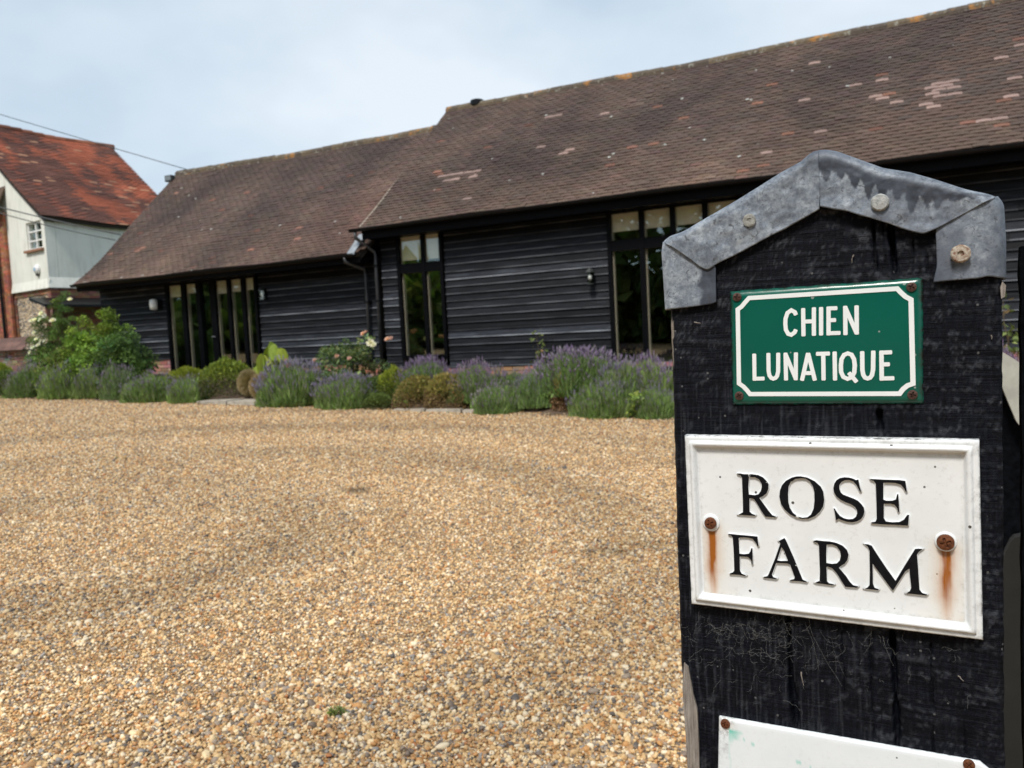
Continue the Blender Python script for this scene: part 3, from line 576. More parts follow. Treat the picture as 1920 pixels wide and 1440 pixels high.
lf.prism([(11.58, L_EAVE[1]-.03), (11.58, L_EAVE[1]+.005), (11.98, L_EAVE[1]+.385), (11.98, L_EAVE[1]+.35)], 0, L_X1-.2, L_X1-.04); lb.part('lead_flashing', lf, MT['leadstrip'], lr)

# ---- wall lamps, floodlight
def wall_lamp(px, py, n, label, kind):
    q = at(px, py, B, n-.08); x, z = q[0], q[2]
    th = Thing('wall_lamp', label, 'lamp', (x, n, z-.1), group='lamps on the barn walls')
    bp = MB(); bp.box(x+.03 if kind else x-.04, x+.13 if kind else x+.04, n-.03, n-.006, z-.1, z+.12); th.part('back_plate', bp, MT['blackframe'])
    if kind:
        g = MB(); g.lathe([(.02, -.11), (.075, -.1), (.085, 0), (.08, .1), (.05, .13), (.01, .135)], (x-.02, n-.11, z), seg=12); th.part('shade', g, MT['opal'], smooth=True)
        a = MB(); a.tube([(x-.02, n-.11, z-.1), (x-.02, n-.09, z-.125), (x+.05, n-.03, z-.08)], .012, 6); th.part('bracket', a, MT['blackframe'])
    else:
        g = MB(); g.lathe([(.055, -.1), (.055, .08)], (x, n-.1, z), seg=6); th.part('shade', g, MT['glass'])
        bl = MB(); bl.lathe([(.012, -.05), (.032, -.02), (.032, .02), (.01, .05)], (x, n-.1, z), seg=10); th.part('bulb', bl, MT['opal'], smooth=True)
        cp = MB(); cp.lathe([(.075, .08), (.07, .1), (.02, .15)], (x, n-.1, z), seg=6); cp.lathe([(.06, -.115), (.06, -.1)], (x, n-.1, z), seg=6); th.part('cap', cp, MT['dkgreymetal'])
        a = MB(); a.tube([(x, n-.1, z+.14), (x, n-.05, z+.16), (x, n-.006, z+.1)], .01, 6); th.part('bracket', a, MT['dkgreymetal'])
wall_lamp(291, 572, WL-.02, 'white shaded wall lamp on black boards left of the glazed doors', True)
wall_lamp(492, 552, WL-.02, 'small black lantern on the wall just right of the glazed doors', False)
wall_lamp(1107, 520, WALLN-.02, 'black lantern on the tall barn left of the wide window', False)
q = at(322, 337, B, 14.6)
th = Thing('floodlight', 'small grey floodlight at the gable peak of the lower barn', 'light', (L_X0-.05, 14.6, q[2]))
k = MB(); k.box(q[0]-.14, q[0]+.1, 14.5, 14.62, q[2]-.05, q[2]+.1); th.part('lamp_head', k, MT['dkgreymetal'])
k = MB(); k.box(q[0]-.12, q[0]+.08, 14.49, 14.498, q[2]-.03, q[2]+.08); th.part('lens', k, MT['metal'])
k = MB(); k.tube([(q[0], 14.56, q[2]-.03), (L_X0+.15, 14.6, q[2]-.3)], .025, 6); th.part('arm', k, MT['dkgreymetal'])
# ------------------------------------------------------------------ white house behind
cw = ray(88, 480); cw = cw/cw[1]*24.; cH = H.l(cw); XC, YC = float(cH[0]), float(cH[1])
hat = lambda px, py, n, ax: at(px, py, H, n, ax)
ev = hat(79, 403, YC-.2, 1); ZE = float(ev[2]); XV = float(ev[0]); HW = 4.8
rg = hat(224, 276, YC+HW, 1); ZR = float(rg[2]); XR = float(rg[0])-.4; ZB = float(hat(60, 545, XC, 0)[2]); ZG = .55
hs = Thing('house', 'white rendered house with steep red tiled roof and flint ground floor', 'house', (XC, YC, ZG), H)
hprof, hlen = profile([(YC-.22, ZE), (YC+.9, ZE+(ZR-ZE)*.2), (YC+2.4, ZE+(ZR-ZE)*.5), (YC+HW, ZR)])
hsag = lambda x, v: .03*np.sin((x-XV)*1.1)*v-.08*np.sin(np.clip((x-XV)/(XR-XV), 0, 1)*math.pi)+.015*np.sin((x-XV)*2.3+v*5)
def red_tone(x, v, r, n):
    k = fbm(x*2.2+20, v*8+7, 31, 4); kk = sstep(.38, .62, k+r.normal(0, .07, n)-.1*sstep(.3, -.2, (x-XV)/5-.4)+.08*(x-XV)/5)[:, None]
    c = (1-kk)*np.array([.10, .045, .036])+kk*np.array([.27, .08, .045]); pale = r.random(n) < .03; c[pale] = (.36, .2, .13); return c*np.exp(r.normal(0, .1, (n, 1)))
t = roof_tiles(XV, XR+.05, hprof, hlen, hsag, red_tone, 41, .27)
rf = MB(); ys, zs, _, _ = hprof(np.linspace(0, hlen, 10)); V = []
NX = 9
for j in range(NX):
    xx = XV+(XR-XV)*j/(NX-1); pr = [(y, z+float(hsag(np.array(xx), k/9.))-.012) for k, (y, z) in enumerate(zip(ys, zs))]
    back = [(YC+2*HW+.2, ZE), (YC+2*HW+.2, ZE-.1), (YC+HW, ZR-.22)]; und = [(y+.05, z-.12) for y, z in pr[::-1][1:]]
    ring = pr+back+und; n = len(ring); V += [(xx, y, z) for y, z in ring]
rf.add(V, [(j*n+i, j*n+(i+1) % n, (j+1)*n+(i+1) % n, (j+1)*n+i) for j in range(NX-1) for i in range(n)]+[tuple(range(n))[::-1], tuple(range((NX-1)*n, NX*n))])
hr = hs.part('roof', rf, MT['under']); hs.link('tile_field', tiles_mesh(t, np.ones(t['n'], bool), 'tile_field', MT['redtile'], hs.base), hr, kind='stuff')
rt = MB()
x = XV
while x < XR-.1:
    z = ZR+float(hsag(np.array(x), 1.)); rt.tube([(x, YC+HW, z-.03), (x+.36, YC+HW, z-.02)], .12, 8, tuple(np.array((.2, .08, .05))*random.uniform(.6, 1.3))); x += .37
hs.part('ridge_cap', rt, MT['redtile'], hr)
bb = MB(); d_ = np.linspace(0, hlen, 12); y, z, _, _ = hprof(d_)
for i in range(11):
    a0, a1 = (y[i]+.02, z[i]+float(hsag(np.array(XV), i/11))), (y[i+1]+.02, z[i+1]+float(hsag(np.array(XV), (i+1)/11)))
    bb.prism([(a0[0], a0[1]-.17), (a1[0], a1[1]-.17), (a1[0], a1[1]-.03), (a0[0], a0[1]-.03)], 0, XV+.01, XV+.05)
hs.part('barge_board', bb, MT['dkgreymetal'])
# walls: gable (with its window opening) and long side, a bell-cast at the foot of the render
wa, wb = hat(50, 440, XC, 0), hat(78, 440, XC, 0); wy0, wy1 = float(wb[1]), float(wa[1]); wz0, wz1 = float(hat(64, 468, XC, 0)[2]), float(hat(64, 415, XC, 0)[2])
gw = MB(); top = lambda y: min(ZE-.15+(ZR-ZE)*(1-abs(y-YC-HW)/HW), ZR-.2)
def gpan(y0, y1, z0=None, z1=None, thick=.3):
    n = 8; yy = np.linspace(y0, y1, n); up = [(v, top(v) if z1 is None else z1) for v in yy[::-1]]; gw.prism([(y0, z0 if z0 is not None else ZB), (y1, z0 if z0 is not None else ZB)]+up, 0, XC, XC+thick)
gpan(YC, wy0); gpan(wy1, YC+HW); gpan(YC+HW, YC+2*HW); gpan(wy0, wy1, ZB, wz0); gpan(wy0, wy1, wz1)
gw.box(XC+.31, XR-.2, YC, YC+.3, ZB, ZE-.06)
gw.prism([(XC, ZB+.30), (XC-.05, ZB+.02), (XC-.05, ZB), (XC, ZB)], 1, YC-.05, YC+2*HW)
gw.prism([(YC, ZB+.34), (YC-.08, ZB+.02), (YC-.08, ZB), (YC, ZB)], 0, XC-.05, XR-.2)
hs.part('rendered_wall', gw, MT['render'])
st = Thing.part
wf = MB(); fy = .05
wf.box(XC+.05, XC+.13, wy0, wy0+fy, wz0, wz1); wf.box(XC+.05, XC+.13, wy1-fy, wy1, wz0, wz1); wf.box(XC+.05, XC+.13, wy0+fy, wy1-fy, wz1-fy, wz1); wf.box(XC+.05, XC+.13, wy0+fy, wy1-fy, wz0, wz0+fy)
hw_ = hs.part('window', wf, MT['white']); gb = MB(); ym = (wy0+wy1)/2; gb.box(XC+.06, XC+.12, ym-.03, ym+.03, wz0+fy, wz1-fy)
for k in (1, 2):
    zz = wz0+(wz1-wz0)*k/3
    for a, b_ in ((wy0+fy, ym-.03), (ym+.03, wy1-fy)): gb.box(XC+.062, XC+.118, a, b_, zz-.022, zz+.022)
hs.part('glazing_bar', gb, MT['white'], hw_)
for k in range(3):
    for a, b_ in ((wy0+fy, ym-.03), (ym+.03, wy1-fy)):
        g = MB(); g.box(XC+.09, XC+.096, a, b_, wz0+(wz1-wz0)*k/3+.03, wz0+(wz1-wz0)*(k+1)/3-.03); hs.part('pane', g, MT['glass'], hw_)
bk = MB(); bk.box(XC+.5, XC+.52, max(wy0-.5, YC+.35), wy1+.5, wz0-.5, wz1+.5); hs.part('room_wall', bk, MT['inner'], hw_)
sl = MB(); sl.box(XC-.09, XC+.06, wy0-.09, wy1+.12, wz0-.075, wz0-.005, (.3, .15, .09)); hs.part('sill', sl, MT['brick'], hw_)
# ground floor: brick frame with flint panel, brick side wall
bk = MB(); fy0, fy1 = YC+.25, float(hat(30, 590, XC, 0)[1])
bricks(bk, XC+.03, XC+.3, YC+.02, fy0, ZG-.2, ZB-.01, axis=1, seed=2); bricks(bk, XC+.03, XC+.3, fy1, YC+2*HW, ZG-.2, ZB-.01, axis=1, seed=3); bricks(bk, XC+.03, XC+.3, fy0, fy1, ZB-.16, ZB-.01, axis=1, seed=5)
bricks(bk, XC+.31, XR-.2, YC+.02, YC+.3, ZG-.2, ZB-.01, axis=0, seed=6); hs.part('brick_wall', bk, MT['brick'], kind='stuff')
fm = MB(); fm.box(XC+.08, XC+.3, fy0, fy1, ZG-.2, ZB-.16); hs.part('flint_mortar', fm, MT['mortar'])
n = 2600; fy_ = rng.uniform(fy0+.03, fy1-.03, n); fz_ = rng.uniform(ZG, ZB-.19, n); O = np.array([(1, 0, 0), (-1, 0, 0), (0, 1, 0), (0, -1, 0), (0, 0, 1), (0, 0, -1)], float); OT = np.array([(0, 2, 4), (2, 1, 4), (1, 3, 4), (3, 0, 4), (2, 0, 5), (1, 2, 5), (3, 1, 5), (0, 3, 5)])
sz = rng.uniform(.025, .055, (n, 3))*np.array([.6, 1.1, .8]); V = np.stack([np.full(n, XC+.075), fy_, fz_], -1)[:, None]+O[None]*sz[:, None]
pf = np.array([(.62, .48, .33), (.7, .58, .42), (.12, .11, .11), (.5, .36, .22), (.22, .2, .19), (.64, .53, .4)])[rng.integers(0, 6, n)]
hs.npart('flint', V, T=(OT[None]+6*np.arange(n)[:, None, None]).reshape(-1, 3), vcol=np.repeat(pf, 6, 0), m=MT['brick'], kind='stuff')
# brick breast with its own little roof, gutter and downpipe at the left
BX = XC-.10; by0 = float(hat(11, 470, BX, 0)[1]); bz1 = float(hat(6, 398, BX, 0)[2])
cb = MB(); bricks(cb, BX, XC-.01, by0, by0+2.6, ZG-.2, bz1, axis=1, seed=8, pal=((.42, .15, .08), (.36, .12, .07), (.46, .19, .11), (.3, .11, .07)))
cb.prism([(by0-.001, ZG+1.35), (by0-.95, ZG+.1), (by0-.95, ZG-.2), (by0-.001, ZG-.2)], 0, BX+.06, XC-.02, (.36, .14, .085)); ch = hs.part('brick_breast', cb, MT['brick'], kind='stuff')
cr_ = MB(); zz1 = float(hat(0, 338, BX-.1, 0)[2]); cr_.prism([(BX-.22, bz1+.02), (XC, bz1+.75), (XC, bz1+.85), (BX-.25, bz1+.1)], 1, by0-.12, by0+2.7, (.11, .075, .055)); hs.part('lean_to_roof', cr_, MT['tile'])
g_ = MB(); g_.tube([(BX-.25, by0-.14, bz1-.02), (BX-.25, by0+2.7, bz1-.02)], .07, 8); hs.part('gutter', g_, MT['gutter'])
dy = float(hat(6, 600, BX-.1, 0)[1]); g_ = MB(); g_.tube([(BX-.25, dy+.05, bz1-.06), (BX-.08, dy+.05, bz1-.4), (BX-.08, dy, ZG+1.1), (BX-.16, dy-.12, ZG+.6)], .05, 8); hs.part('downpipe', g_, MT['gutter'])
# porch canopy, door
p0, p1 = hat(82, 574, YC-.9, 1), hat(150, 574, YC-.9, 1); cz = float(p0[2])
pc = MB(); pc.prism([(YC-.95, cz-.02), (YC-.95, cz+.05), (YC-.01, cz+.32), (YC-.01, cz+.22)], 0, float(p0[0]), XR-.4); pr = hs.part('porch_canopy', pc, MT['gutter'])
pp = MB(); q = hat(91, 600, YC-.85, 1); pp.box(q[0]-.05, q[0]+.05, YC-.9, YC-.8, ZG-.1, cz); hs.part('porch_post', pp, MT['redwood'], pr)
dd = MB(); q0, q1 = hat(98, 610, YC, 1), hat(138, 610, YC, 1); dd.box(q0[0], q1[0], YC-.03, YC+.015, ZG-.1, ZG+2.1); hs.part('door', dd, MT['redwood'])
# alarm box
q = hat(68, 505, XC-.06, 0)
al = Thing('alarm_box', 'round white alarm box on the rendered gable below the small window', 'alarm box', (XC, float(q[1]), float(q[2])), H)
k = MB(); k.lathe([(.15, 0), (.155, .05), (.13, .09), (.07, .11), (.001, .115)], (XC, q[1], q[2]), (-1, 0, 0), 20); al.part('cover', k, MT['plastic'], smooth=True)
k = MB(); k.prism([(q[1]+.06, q[2]-.05), (q[1]-.05, q[2]-.05), (q[1]-.06, q[2]+.02), (q[1], q[2]+.06), (q[1]+.07, q[2]+.03)][::-1], 0, XC-.121, XC-.108); MT['paleblue'] = simple('pale_blue_print', (.30, .45, .62), .5, .05, 5, bst=0); al.part('emblem', k, MT['paleblue'])
k = MB(); k.box(XC-.07, XC-.002, q[1]-.05, q[1]+.05, q[2]-.2, q[2]-.145); al.part('strobe', k, MT['gutter'])
# garden wall at the far left
q0, q1 = at(-30, 640, B, 13.2), at(47, 632, B, 13.2)
gwl = Thing('garden_wall', 'low dark brick garden wall in front of the white house', 'wall', (float(q1[0]), 13.2, .5))
k = MB(); zt_ = float(q1[2]); bricks(k, q0[0]-1.5, q1[0], 13.2, 13.42, .35, zt_-.32, seed=12, pal=((.16, .10, .08), (.2, .13, .11), (.24, .2, .18))); gwl.part('brickwork', k, MT['brick'], kind='stuff')
for i in range(14):
    x1 = q1[0]+.1-i*.3
    for r_ in range(3):
        k = MB(); a = r_/3; k.prism([(13.02+.13*r_, zt_-.33+.11*r_), (13.17+.13*r_, zt_-.205+.11*r_), (13.17+.13*r_, zt_-.23+.11*r_), (13.03+.13*r_, zt_-.355+.11*r_)][::-1], 0, x1-.29-(.1 if r_ % 2 else 0), x1-(.1 if r_ % 2 else 0), tuple(np.array((.13, .07, .055))*random.uniform(.7, 1.4)))
        gwl.part('coping_tile', k, MT['brick'])
# overhead cables
def cable(label, p0, p1, y0, y1, r, sag, dx=0):
    a = ray(*p0); a = a/a[1]*y0; b_ = ray(*p1); b_ = b_/b_[1]*y1; a[2] += EYE; b_[2] += EYE
    k = MB(); k.tube([a+(b_-a)*s-np.array((0, 0, sag*4*s*(1-s))) for s in np.linspace(0, 1, 16)], r, 6); solo('overhead_cable', k.mesh('overhead_cable', MT['cable'], smooth=True), label, 'cable', fr=W)
lq = W.l(B.w((L_X0+.35, L_RIDGE[0], L_RIDGE[1]+.05)))
cable('thin upper overhead cable crossing the sky above the red roof', (-420, 88), (358, 320), 27, 21.3, .012, .02)
cable('dark overhead cable across the white wall, upper of two', (-300, 300), (226, 440), 21, 18.6, .016, .12)
cable('dark overhead cable across the white wall, lower of two', (-300, 296), (216, 450), 20.9, 18.3, .013, .2)

# ------------------------------------------------------------------ plants
def leaf_cloud(cen, outdir, size, colr, r, aspect=.55, droop=.3, curl=.25):
    # cen (n,3), outdir (n,3): every leaf a folded, pointed blade of 4 quads' worth of faces
    n = len(cen); d = outdir+r.normal(0, .55, (n, 3)); d[:, 2] -= droop*r.random(n); d /= np.linalg.norm(d, axis=1)[:, None]
    s = np.cross(d, r.normal(0, 1, (n, 3))); s /= np.linalg.norm(s, axis=1)[:, None]+1e-9; u = np.cross(s, d); sz = size*np.exp(r.normal(0, .25, n)); L_ = sz[:, None]; Wd = L_*aspect*.5
    V = np.stack([cen, cen+d*L_*.4+s*Wd+u*L_*curl*.2, cen+d*L_*.45-u*L_*.05, cen+d*L_*.4-s*Wd+u*L_*curl*.2, cen+d*L_*1.-u*L_*curl*.5], 1)
    Q = np.array([(0, 2, 1, 0)]); T = np.array([(0, 1, 2), (0, 2, 3), (1, 4, 2), (2, 4, 3)]); return V.reshape(-1, 3), (T[None]+5*np.arange(n)[:, None, None]).reshape(-1, 3), np.repeat(colr, 5, 0)
def palette(r, n, cols, w=None, jit=.18):
    c = np.array(cols)[r.choice(len(cols), n, p=w)]; return c*np.exp(r.normal(0, jit, (n, 1)))
def hemi(r, n, tmax=1.45, pw=.6):
    ph = r.uniform(0, 2*math.pi, n); th = tmax*r.random(n)**pw; return np.stack([np.sin(th)*np.cos(ph), np.sin(th)*np.sin(ph), np.cos(th)], -1)
def strips(base, tip, w, r, bend=.12):
    n = len(base); mid = (base+tip)/2; mid[:, 2] += bend*np.linalg.norm(tip-base, axis=1); d = tip-base; s = np.cross(d, r.normal(0, 1, (n, 3))); s /= np.linalg.norm(s, axis=1)[:, None]+1e-9; s = s*(w*r.uniform(.7, 1.3, n))[:, None]
    V = np.stack([base-s*.5, base+s*.5, mid+s*.5, mid-s*.5, tip], 1); T = np.array([(0, 1, 2), (0, 2, 3), (3, 2, 4)]); return V.reshape(-1, 3), (T[None]+5*np.arange(n)[:, None, None]).reshape(-1, 3)
def spikes(p, d, ln, rad, r):
    n = len(p); a = np.cross(d, r.normal(0, 1, (n, 3))); a /= np.linalg.norm(a, axis=1)[:, None]+1e-9; b_ = np.cross(d, a); L_ = (ln*r.uniform(.7, 1.3, n))[:, None]
    V = np.stack([p, p+d*L_*.45+a*rad, p+d*L_*.45+b_*rad, p+d*L_*.45-a*rad, p+d*L_*.45-b_*rad, p+d*L_], 1); T = np.array([(0, 2, 1), (0, 3, 2), (0, 4, 3), (0, 1, 4), (5, 1, 2), (5, 2, 3), (5, 3, 4), (5, 4, 1)]); return V.reshape(-1, 3), (T[None]+6*np.arange(n)[:, None, None]).reshape(-1, 3)
GREENS = [(.21, .32, .10), (.25, .37, .11), (.18, .26, .11), (.29, .37, .14), (.23, .26, .15)]
def lavender_meshes(seed, vivid):
    r = np.random.default_rng(seed); n = 7000
    def dome(k, tmax, pw): d = hemi(r, k, tmax, pw); lump = (.80+.36*vnoise(d[:, 0]*3+9, d[:, 1]*3+9+d[:, 2], seed))[:, None]; return d, d*np.array([.95, .95, .84])*lump
    d, p = dome(n, 1.62, .62); rr = np.where(r.random(n) < .7, r.uniform(.9, 1.02, n), r.uniform(.5, .9, n))[:, None]; tip = p*rr; dr = d*.55+np.array([0, 0, .75])+r.normal(0, .22, (n, 3)); dr /= np.linalg.norm(dr, axis=1)[:, None]
    base = tip-dr*r.uniform(.14, .32, (n, 1)); base[:, 2] = np.maximum(base[:, 2], .0); tip[:, 2] = np.maximum(tip[:, 2], .05)+.04
    V1, T1 = strips(base, tip, .022, r, .02); clump = .72+.56*vnoise(d[:, 0]*7+30, d[:, 1]*7+d[:, 2]*5+30, seed+5); C1 = np.repeat(palette(r, n, GREENS)*clump[:, None], 5, 0)
    k = 560 if vivid else 250; d, p = dome(k, 1.25, .62); d2 = d*.5+np.array([0, 0, .85])+r.normal(0, .16, (k, 3)); d2 /= np.linalg.norm(d2, axis=1)[:, None]; q = p+np.array([0, 0, .03])+d2*(r.uniform(.02, .16, k) if vivid else r.uniform(-.04, .09, k))[:, None]
    V2, T2 = strips(p-d2*.1, q, .010, r, 0.); C2 = np.repeat(palette(r, k, [(.2, .24, .13), (.17, .2, .12)]), 5, 0)
    me1 = mesh_np('foliage', np.concatenate([V1, V2]), T=np.concatenate([T1, T2+len(V1)]), vcol=np.concatenate([C1, C2]), m=MT['leaf'])
    V3, T3 = spikes(q-d2*.02, d2, .12, .0135, r); pal = ([(.25, .22, .37), (.28, .25, .40), (.22, .2, .3), (.25, .25, .27)] if seed >= 120 else [(.27, .19, .36), (.30, .23, .38), (.26, .21, .32), (.27, .25, .28)]) if vivid else [(.25, .23, .29), (.28, .25, .31), (.22, .22, .22), (.28, .23, .37)]
    me2 = mesh_np('flower_spikes', V3, T=T3, vcol=np.repeat(palette(r, k, pal), 6, 0), m=MT['leaf']); return me1, me2
LAV = [lavender_meshes(100+i, False) for i in range(3)]+[lavender_meshes(110+i, True) for i in range(2)]+[lavender_meshes(120, True)]
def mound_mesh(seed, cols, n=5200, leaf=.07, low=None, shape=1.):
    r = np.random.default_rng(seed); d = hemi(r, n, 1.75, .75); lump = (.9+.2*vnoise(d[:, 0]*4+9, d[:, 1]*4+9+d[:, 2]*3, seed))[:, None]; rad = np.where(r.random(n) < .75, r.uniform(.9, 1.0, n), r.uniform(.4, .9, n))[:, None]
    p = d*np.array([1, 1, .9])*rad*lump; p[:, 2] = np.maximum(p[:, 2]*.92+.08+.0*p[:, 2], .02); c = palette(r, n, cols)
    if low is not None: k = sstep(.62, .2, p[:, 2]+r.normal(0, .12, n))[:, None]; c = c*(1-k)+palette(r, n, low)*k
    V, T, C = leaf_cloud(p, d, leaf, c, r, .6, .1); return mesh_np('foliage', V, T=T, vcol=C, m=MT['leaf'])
def shrub_mesh(seed, cols, n=8000, leaf=.085, clusters=58, spread=.15, flat=.7, droop=.6, aspect=.62):
    def make(ratio, sd):
        r = np.random.default_rng(seed+sd); d = hemi(r, clusters, 1.6, .75); K = np.array([.88, .88, .86*ratio]); cc = d*K*r.uniform(.5, 1., clusters)[:, None]; cc[:, 2] = np.abs(cc[:, 2])+.1*ratio; k = r.integers(0, clusters, n); tone = np.exp(r.normal(0, .3, clusters))[k][:, None]; hue = r.normal(0, .12, clusters)[k][:, None]*np.array([1, .2, -.4])
        e = r.normal(0, 1, (n, 3)); e /= np.linalg.norm(e, axis=1)[:, None]; p = cc[k]+e*spread*(r.random((n, 1))**.4)*1.9*np.array([1, 1, flat]); p[:, 2] = np.clip(p[:, 2], .02, None); o = e*.8+np.array([0, 0, .25])+(p*np.array([1, 1, .4]))*.5; o /= np.linalg.norm(o, axis=1)[:, None]+1e-9; V, T, C = leaf_cloud(p, o, leaf, palette(r, n, cols)*tone*(1+hue), r, aspect, droop)
        mb = MB()
        for i in range(0, clusters, 2): mb.tube([(r.normal(0, .06), r.normal(0, .06), 0), cc[i]*np.array([.5, .5, .6]), cc[i]], .018, 5, r2=.006)
        return mesh_np('foliage', V, T=T, vcol=C, m=MT['leaf']), mb.mesh('stem', MT['stem'])
    return make
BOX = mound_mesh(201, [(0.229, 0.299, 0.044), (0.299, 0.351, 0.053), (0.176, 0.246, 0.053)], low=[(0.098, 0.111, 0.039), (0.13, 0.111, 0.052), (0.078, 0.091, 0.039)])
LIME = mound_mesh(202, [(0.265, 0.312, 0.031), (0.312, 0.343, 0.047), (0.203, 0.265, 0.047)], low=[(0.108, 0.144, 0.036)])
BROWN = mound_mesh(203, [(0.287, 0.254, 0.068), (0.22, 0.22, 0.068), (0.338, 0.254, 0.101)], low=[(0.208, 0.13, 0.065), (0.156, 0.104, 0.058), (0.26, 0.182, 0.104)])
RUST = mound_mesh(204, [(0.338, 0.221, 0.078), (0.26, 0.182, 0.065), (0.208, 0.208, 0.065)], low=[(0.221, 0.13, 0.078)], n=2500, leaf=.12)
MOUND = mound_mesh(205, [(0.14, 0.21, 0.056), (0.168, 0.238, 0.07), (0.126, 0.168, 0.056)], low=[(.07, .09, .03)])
r = np.random.default_rng(5); d = hemi(r, 6000, 1.9, .8); d = r.normal(0, 1, (6000, 3)); d /= np.linalg.norm(d, axis=1)[:, None]; V, T = strips(d*np.array([.5, .5, .25])+np.array([0, 0, .5]), d*np.array([1, 1, .5])*r.uniform(.88, 1.02, 6000)[:, None]+np.array([0, 0, .5]), .02, r, .0)
DRY = mesh_np('dry_grass', np.maximum(V, [-9, -9, .0]), T=T, vcol=np.repeat(palette(r, 6000, [(.44, .33, .2), (.38, .28, .17), (.52, .41, .27)]), 5, 0), m=MT['leaf'])
GREEN = shrub_mesh(301, [(0.21, 0.333, 0.052), (0.28, 0.403, 0.07), (0.158, 0.245, 0.052)]); DEEP = shrub_mesh(302, [(0.102, 0.187, 0.051), (0.136, 0.238, 0.076), (0.085, 0.145, 0.051)]); MIDG = shrub_mesh(303, [(0.12, 0.21, 0.053), (0.165, 0.255, 0.06), (0.15, 0.18, 0.075)], leaf=.075)
ROSE = shrub_mesh(304, [(0.12, 0.188, 0.075), (0.165, 0.225, 0.083), (0.21, 0.225, 0.105), (0.09, 0.15, 0.068)], n=3000, leaf=.07, clusters=30, spread=.11)
SMALL = shrub_mesh(306, [(.2, .28, .06), (.25, .31, .08), (.15, .21, .06)], n=300, leaf=.22, clusters=16, spread=.16, aspect=.7)
def big_leaves():
    r = np.random.default_rng(8); mb = MB(); st = MB()
    for i in range(34):
        a = r.uniform(0, 6.28); q = r.uniform(.2, .95); c = np.array([math.cos(a)*q, math.sin(a)*q, r.uniform(.25, .92)*(1.05-.35*q)]); n_ = np.array([math.cos(a)*.7, math.sin(a)*.7, r.uniform(.3, 1.1)])+r.normal(0, .35, 3); n_ /= np.linalg.norm(n_); t_ = np.cross(n_, r.normal(0, 1, 3)); t_ /= np.linalg.norm(t_); b_ = np.cross(n_, t_); sz = r.uniform(.16, .30)
        V = [c-b_*sz*.75]; k = 11
        for j in range(k): th = 2*math.pi*j/k; w = sz*(1+.14*math.cos(th)-.08*math.cos(2*th)+r.normal(0, .03)); V.append(c+(t_*math.sin(th)*w*.92-b_*math.cos(th)*w)-n_*.10*sz*(1+abs(math.sin(th)))); 
        col_ = np.array([(.30, .36, .05), (.36, .40, .07), (.22, .30, .045)][r.integers(0, 3)])*r.uniform(.8, 1.2); V[0] = c; mb.add(V, [(0, 1+j, 1+(j+1) % k) for j in range(k)], tuple(col_)); st.tube([(r.normal(0, .08), r.normal(0, .08), 0), c*np.array([.5, .5, .6]), c-n_*.02], .014, 5)
    return mb.mesh('foliage', MT['leaf'], smooth=True), st.mesh('stem', MT['stem'])
BIG = big_leaves()
def SPARSE(ratio, sd):
    r = np.random.default_rng(19+sd); st = MB(); P_ = []
    for k in range(2):
        pts = [np.array([.35*math.sin(z*5+k*2)+k*.4-.2, .1*math.cos(z*4), z*ratio*(1 if k == 0 else .7)]) for z in np.linspace(0, 1, 9)]; st.tube(pts, .05, 5, r2=.02); P_ += [pts[j]+r.normal(0, .4, 3)*np.array([1, 1, .6]) for j in range(2, 9) for _ in range(5)]
    p = np.array(P_); V, T, C = leaf_cloud(p, np.tile([0, 0, .1], (len(p), 1))+r.normal(0, 1, (len(p), 3)), .45, palette(r, len(p), [(.2, .25, .09), (.26, .3, .11), (.14, .19, .07), (.3, .2, .1)]), r, .7); return mesh_np('foliage', V, T=T, vcol=C, m=MT['leaf']), st.mesh('stem', MT['stem'])
def bloom(cols, seed):
    r = np.random.default_rng(seed); mb = MB()
    for ring, (n, tilt, s) in enumerate(((6, 1.25, 1.), (6, .85, .85), (5, .45, .65), (3, .2, .4))):
        for k in range(n):
            t = 2*math.pi*(k+ring*.5)/n+r.normal(0, .15); ti = tilt+r.normal(0, .12); o = np.array([math.cos(t), math.sin(t), 0]); sd = np.array([-math.sin(t), math.cos(t), 0]); up = np.array([0, 0, 1.]); e = o*math.sin(ti)+up*math.cos(ti)
            mb.add([o*.05, e*.55*s+sd*.42*s-up*.03, e*1.*s+sd*.25*s+up*.1*s, e*1.02*s-sd*.25*s+up*.1*s, e*.55*s-sd*.42*s-up*.03], [(0, 1, 2, 3, 4)], tuple(np.array(cols[ring % len(cols)])*r.uniform(.92, 1.05)))
    return mb.mesh('flower', MT['leaf'])
WHITEB = bloom([(.85, .84, .78), (.8, .78, .68)], 1); PINKB = bloom([(.75, .45, .42), (.8, .6, .52)], 2); ROSYB = bloom([(.7, .2, .22), (.75, .3, .3)], 3)
def plant(name, meshes, names, label, cat, px, hw, top, n, group=None, zb=None, depth=None, rot=None):
    d = B.l(ray(px, 700)); x = d[0]*n/d[1]; q = B.w((x, n, 0)); zc = q[1]*CF[1]+q[0]*CF[0]; g = float(gz(x, n)) if zb is None else zb; h = at(px, top, B, n)[2]-g; rad = hw*zc/FPX/.97
    o = bpy.data.objects.new(name, None); col.objects.link(o); o.location = B.w((x, n, g-.02)); o.rotation_euler = (0, 0, random.uniform(0, 6.28) if rot is None else rot); rad *= 1.25 if name == 'lavender' else 1.12; dd = depth or rad; e = (rad+dd)/2
    o.scale = (e, e, e) if callable(meshes) else (e, e, h); meshes = meshes(h/e, int(px)) if callable(meshes) else meshes; o.empty_display_size = .2; props(o, label, cat, group)
    for me, nm in zip(meshes, names):
        k = bpy.data.objects.new(nm, me); col.objects.link(k); k.parent = o
        if nm != 'stem': k['kind'] = 'stuff'
    return o
LG = 'lavender clumps along the edge of the gravel'
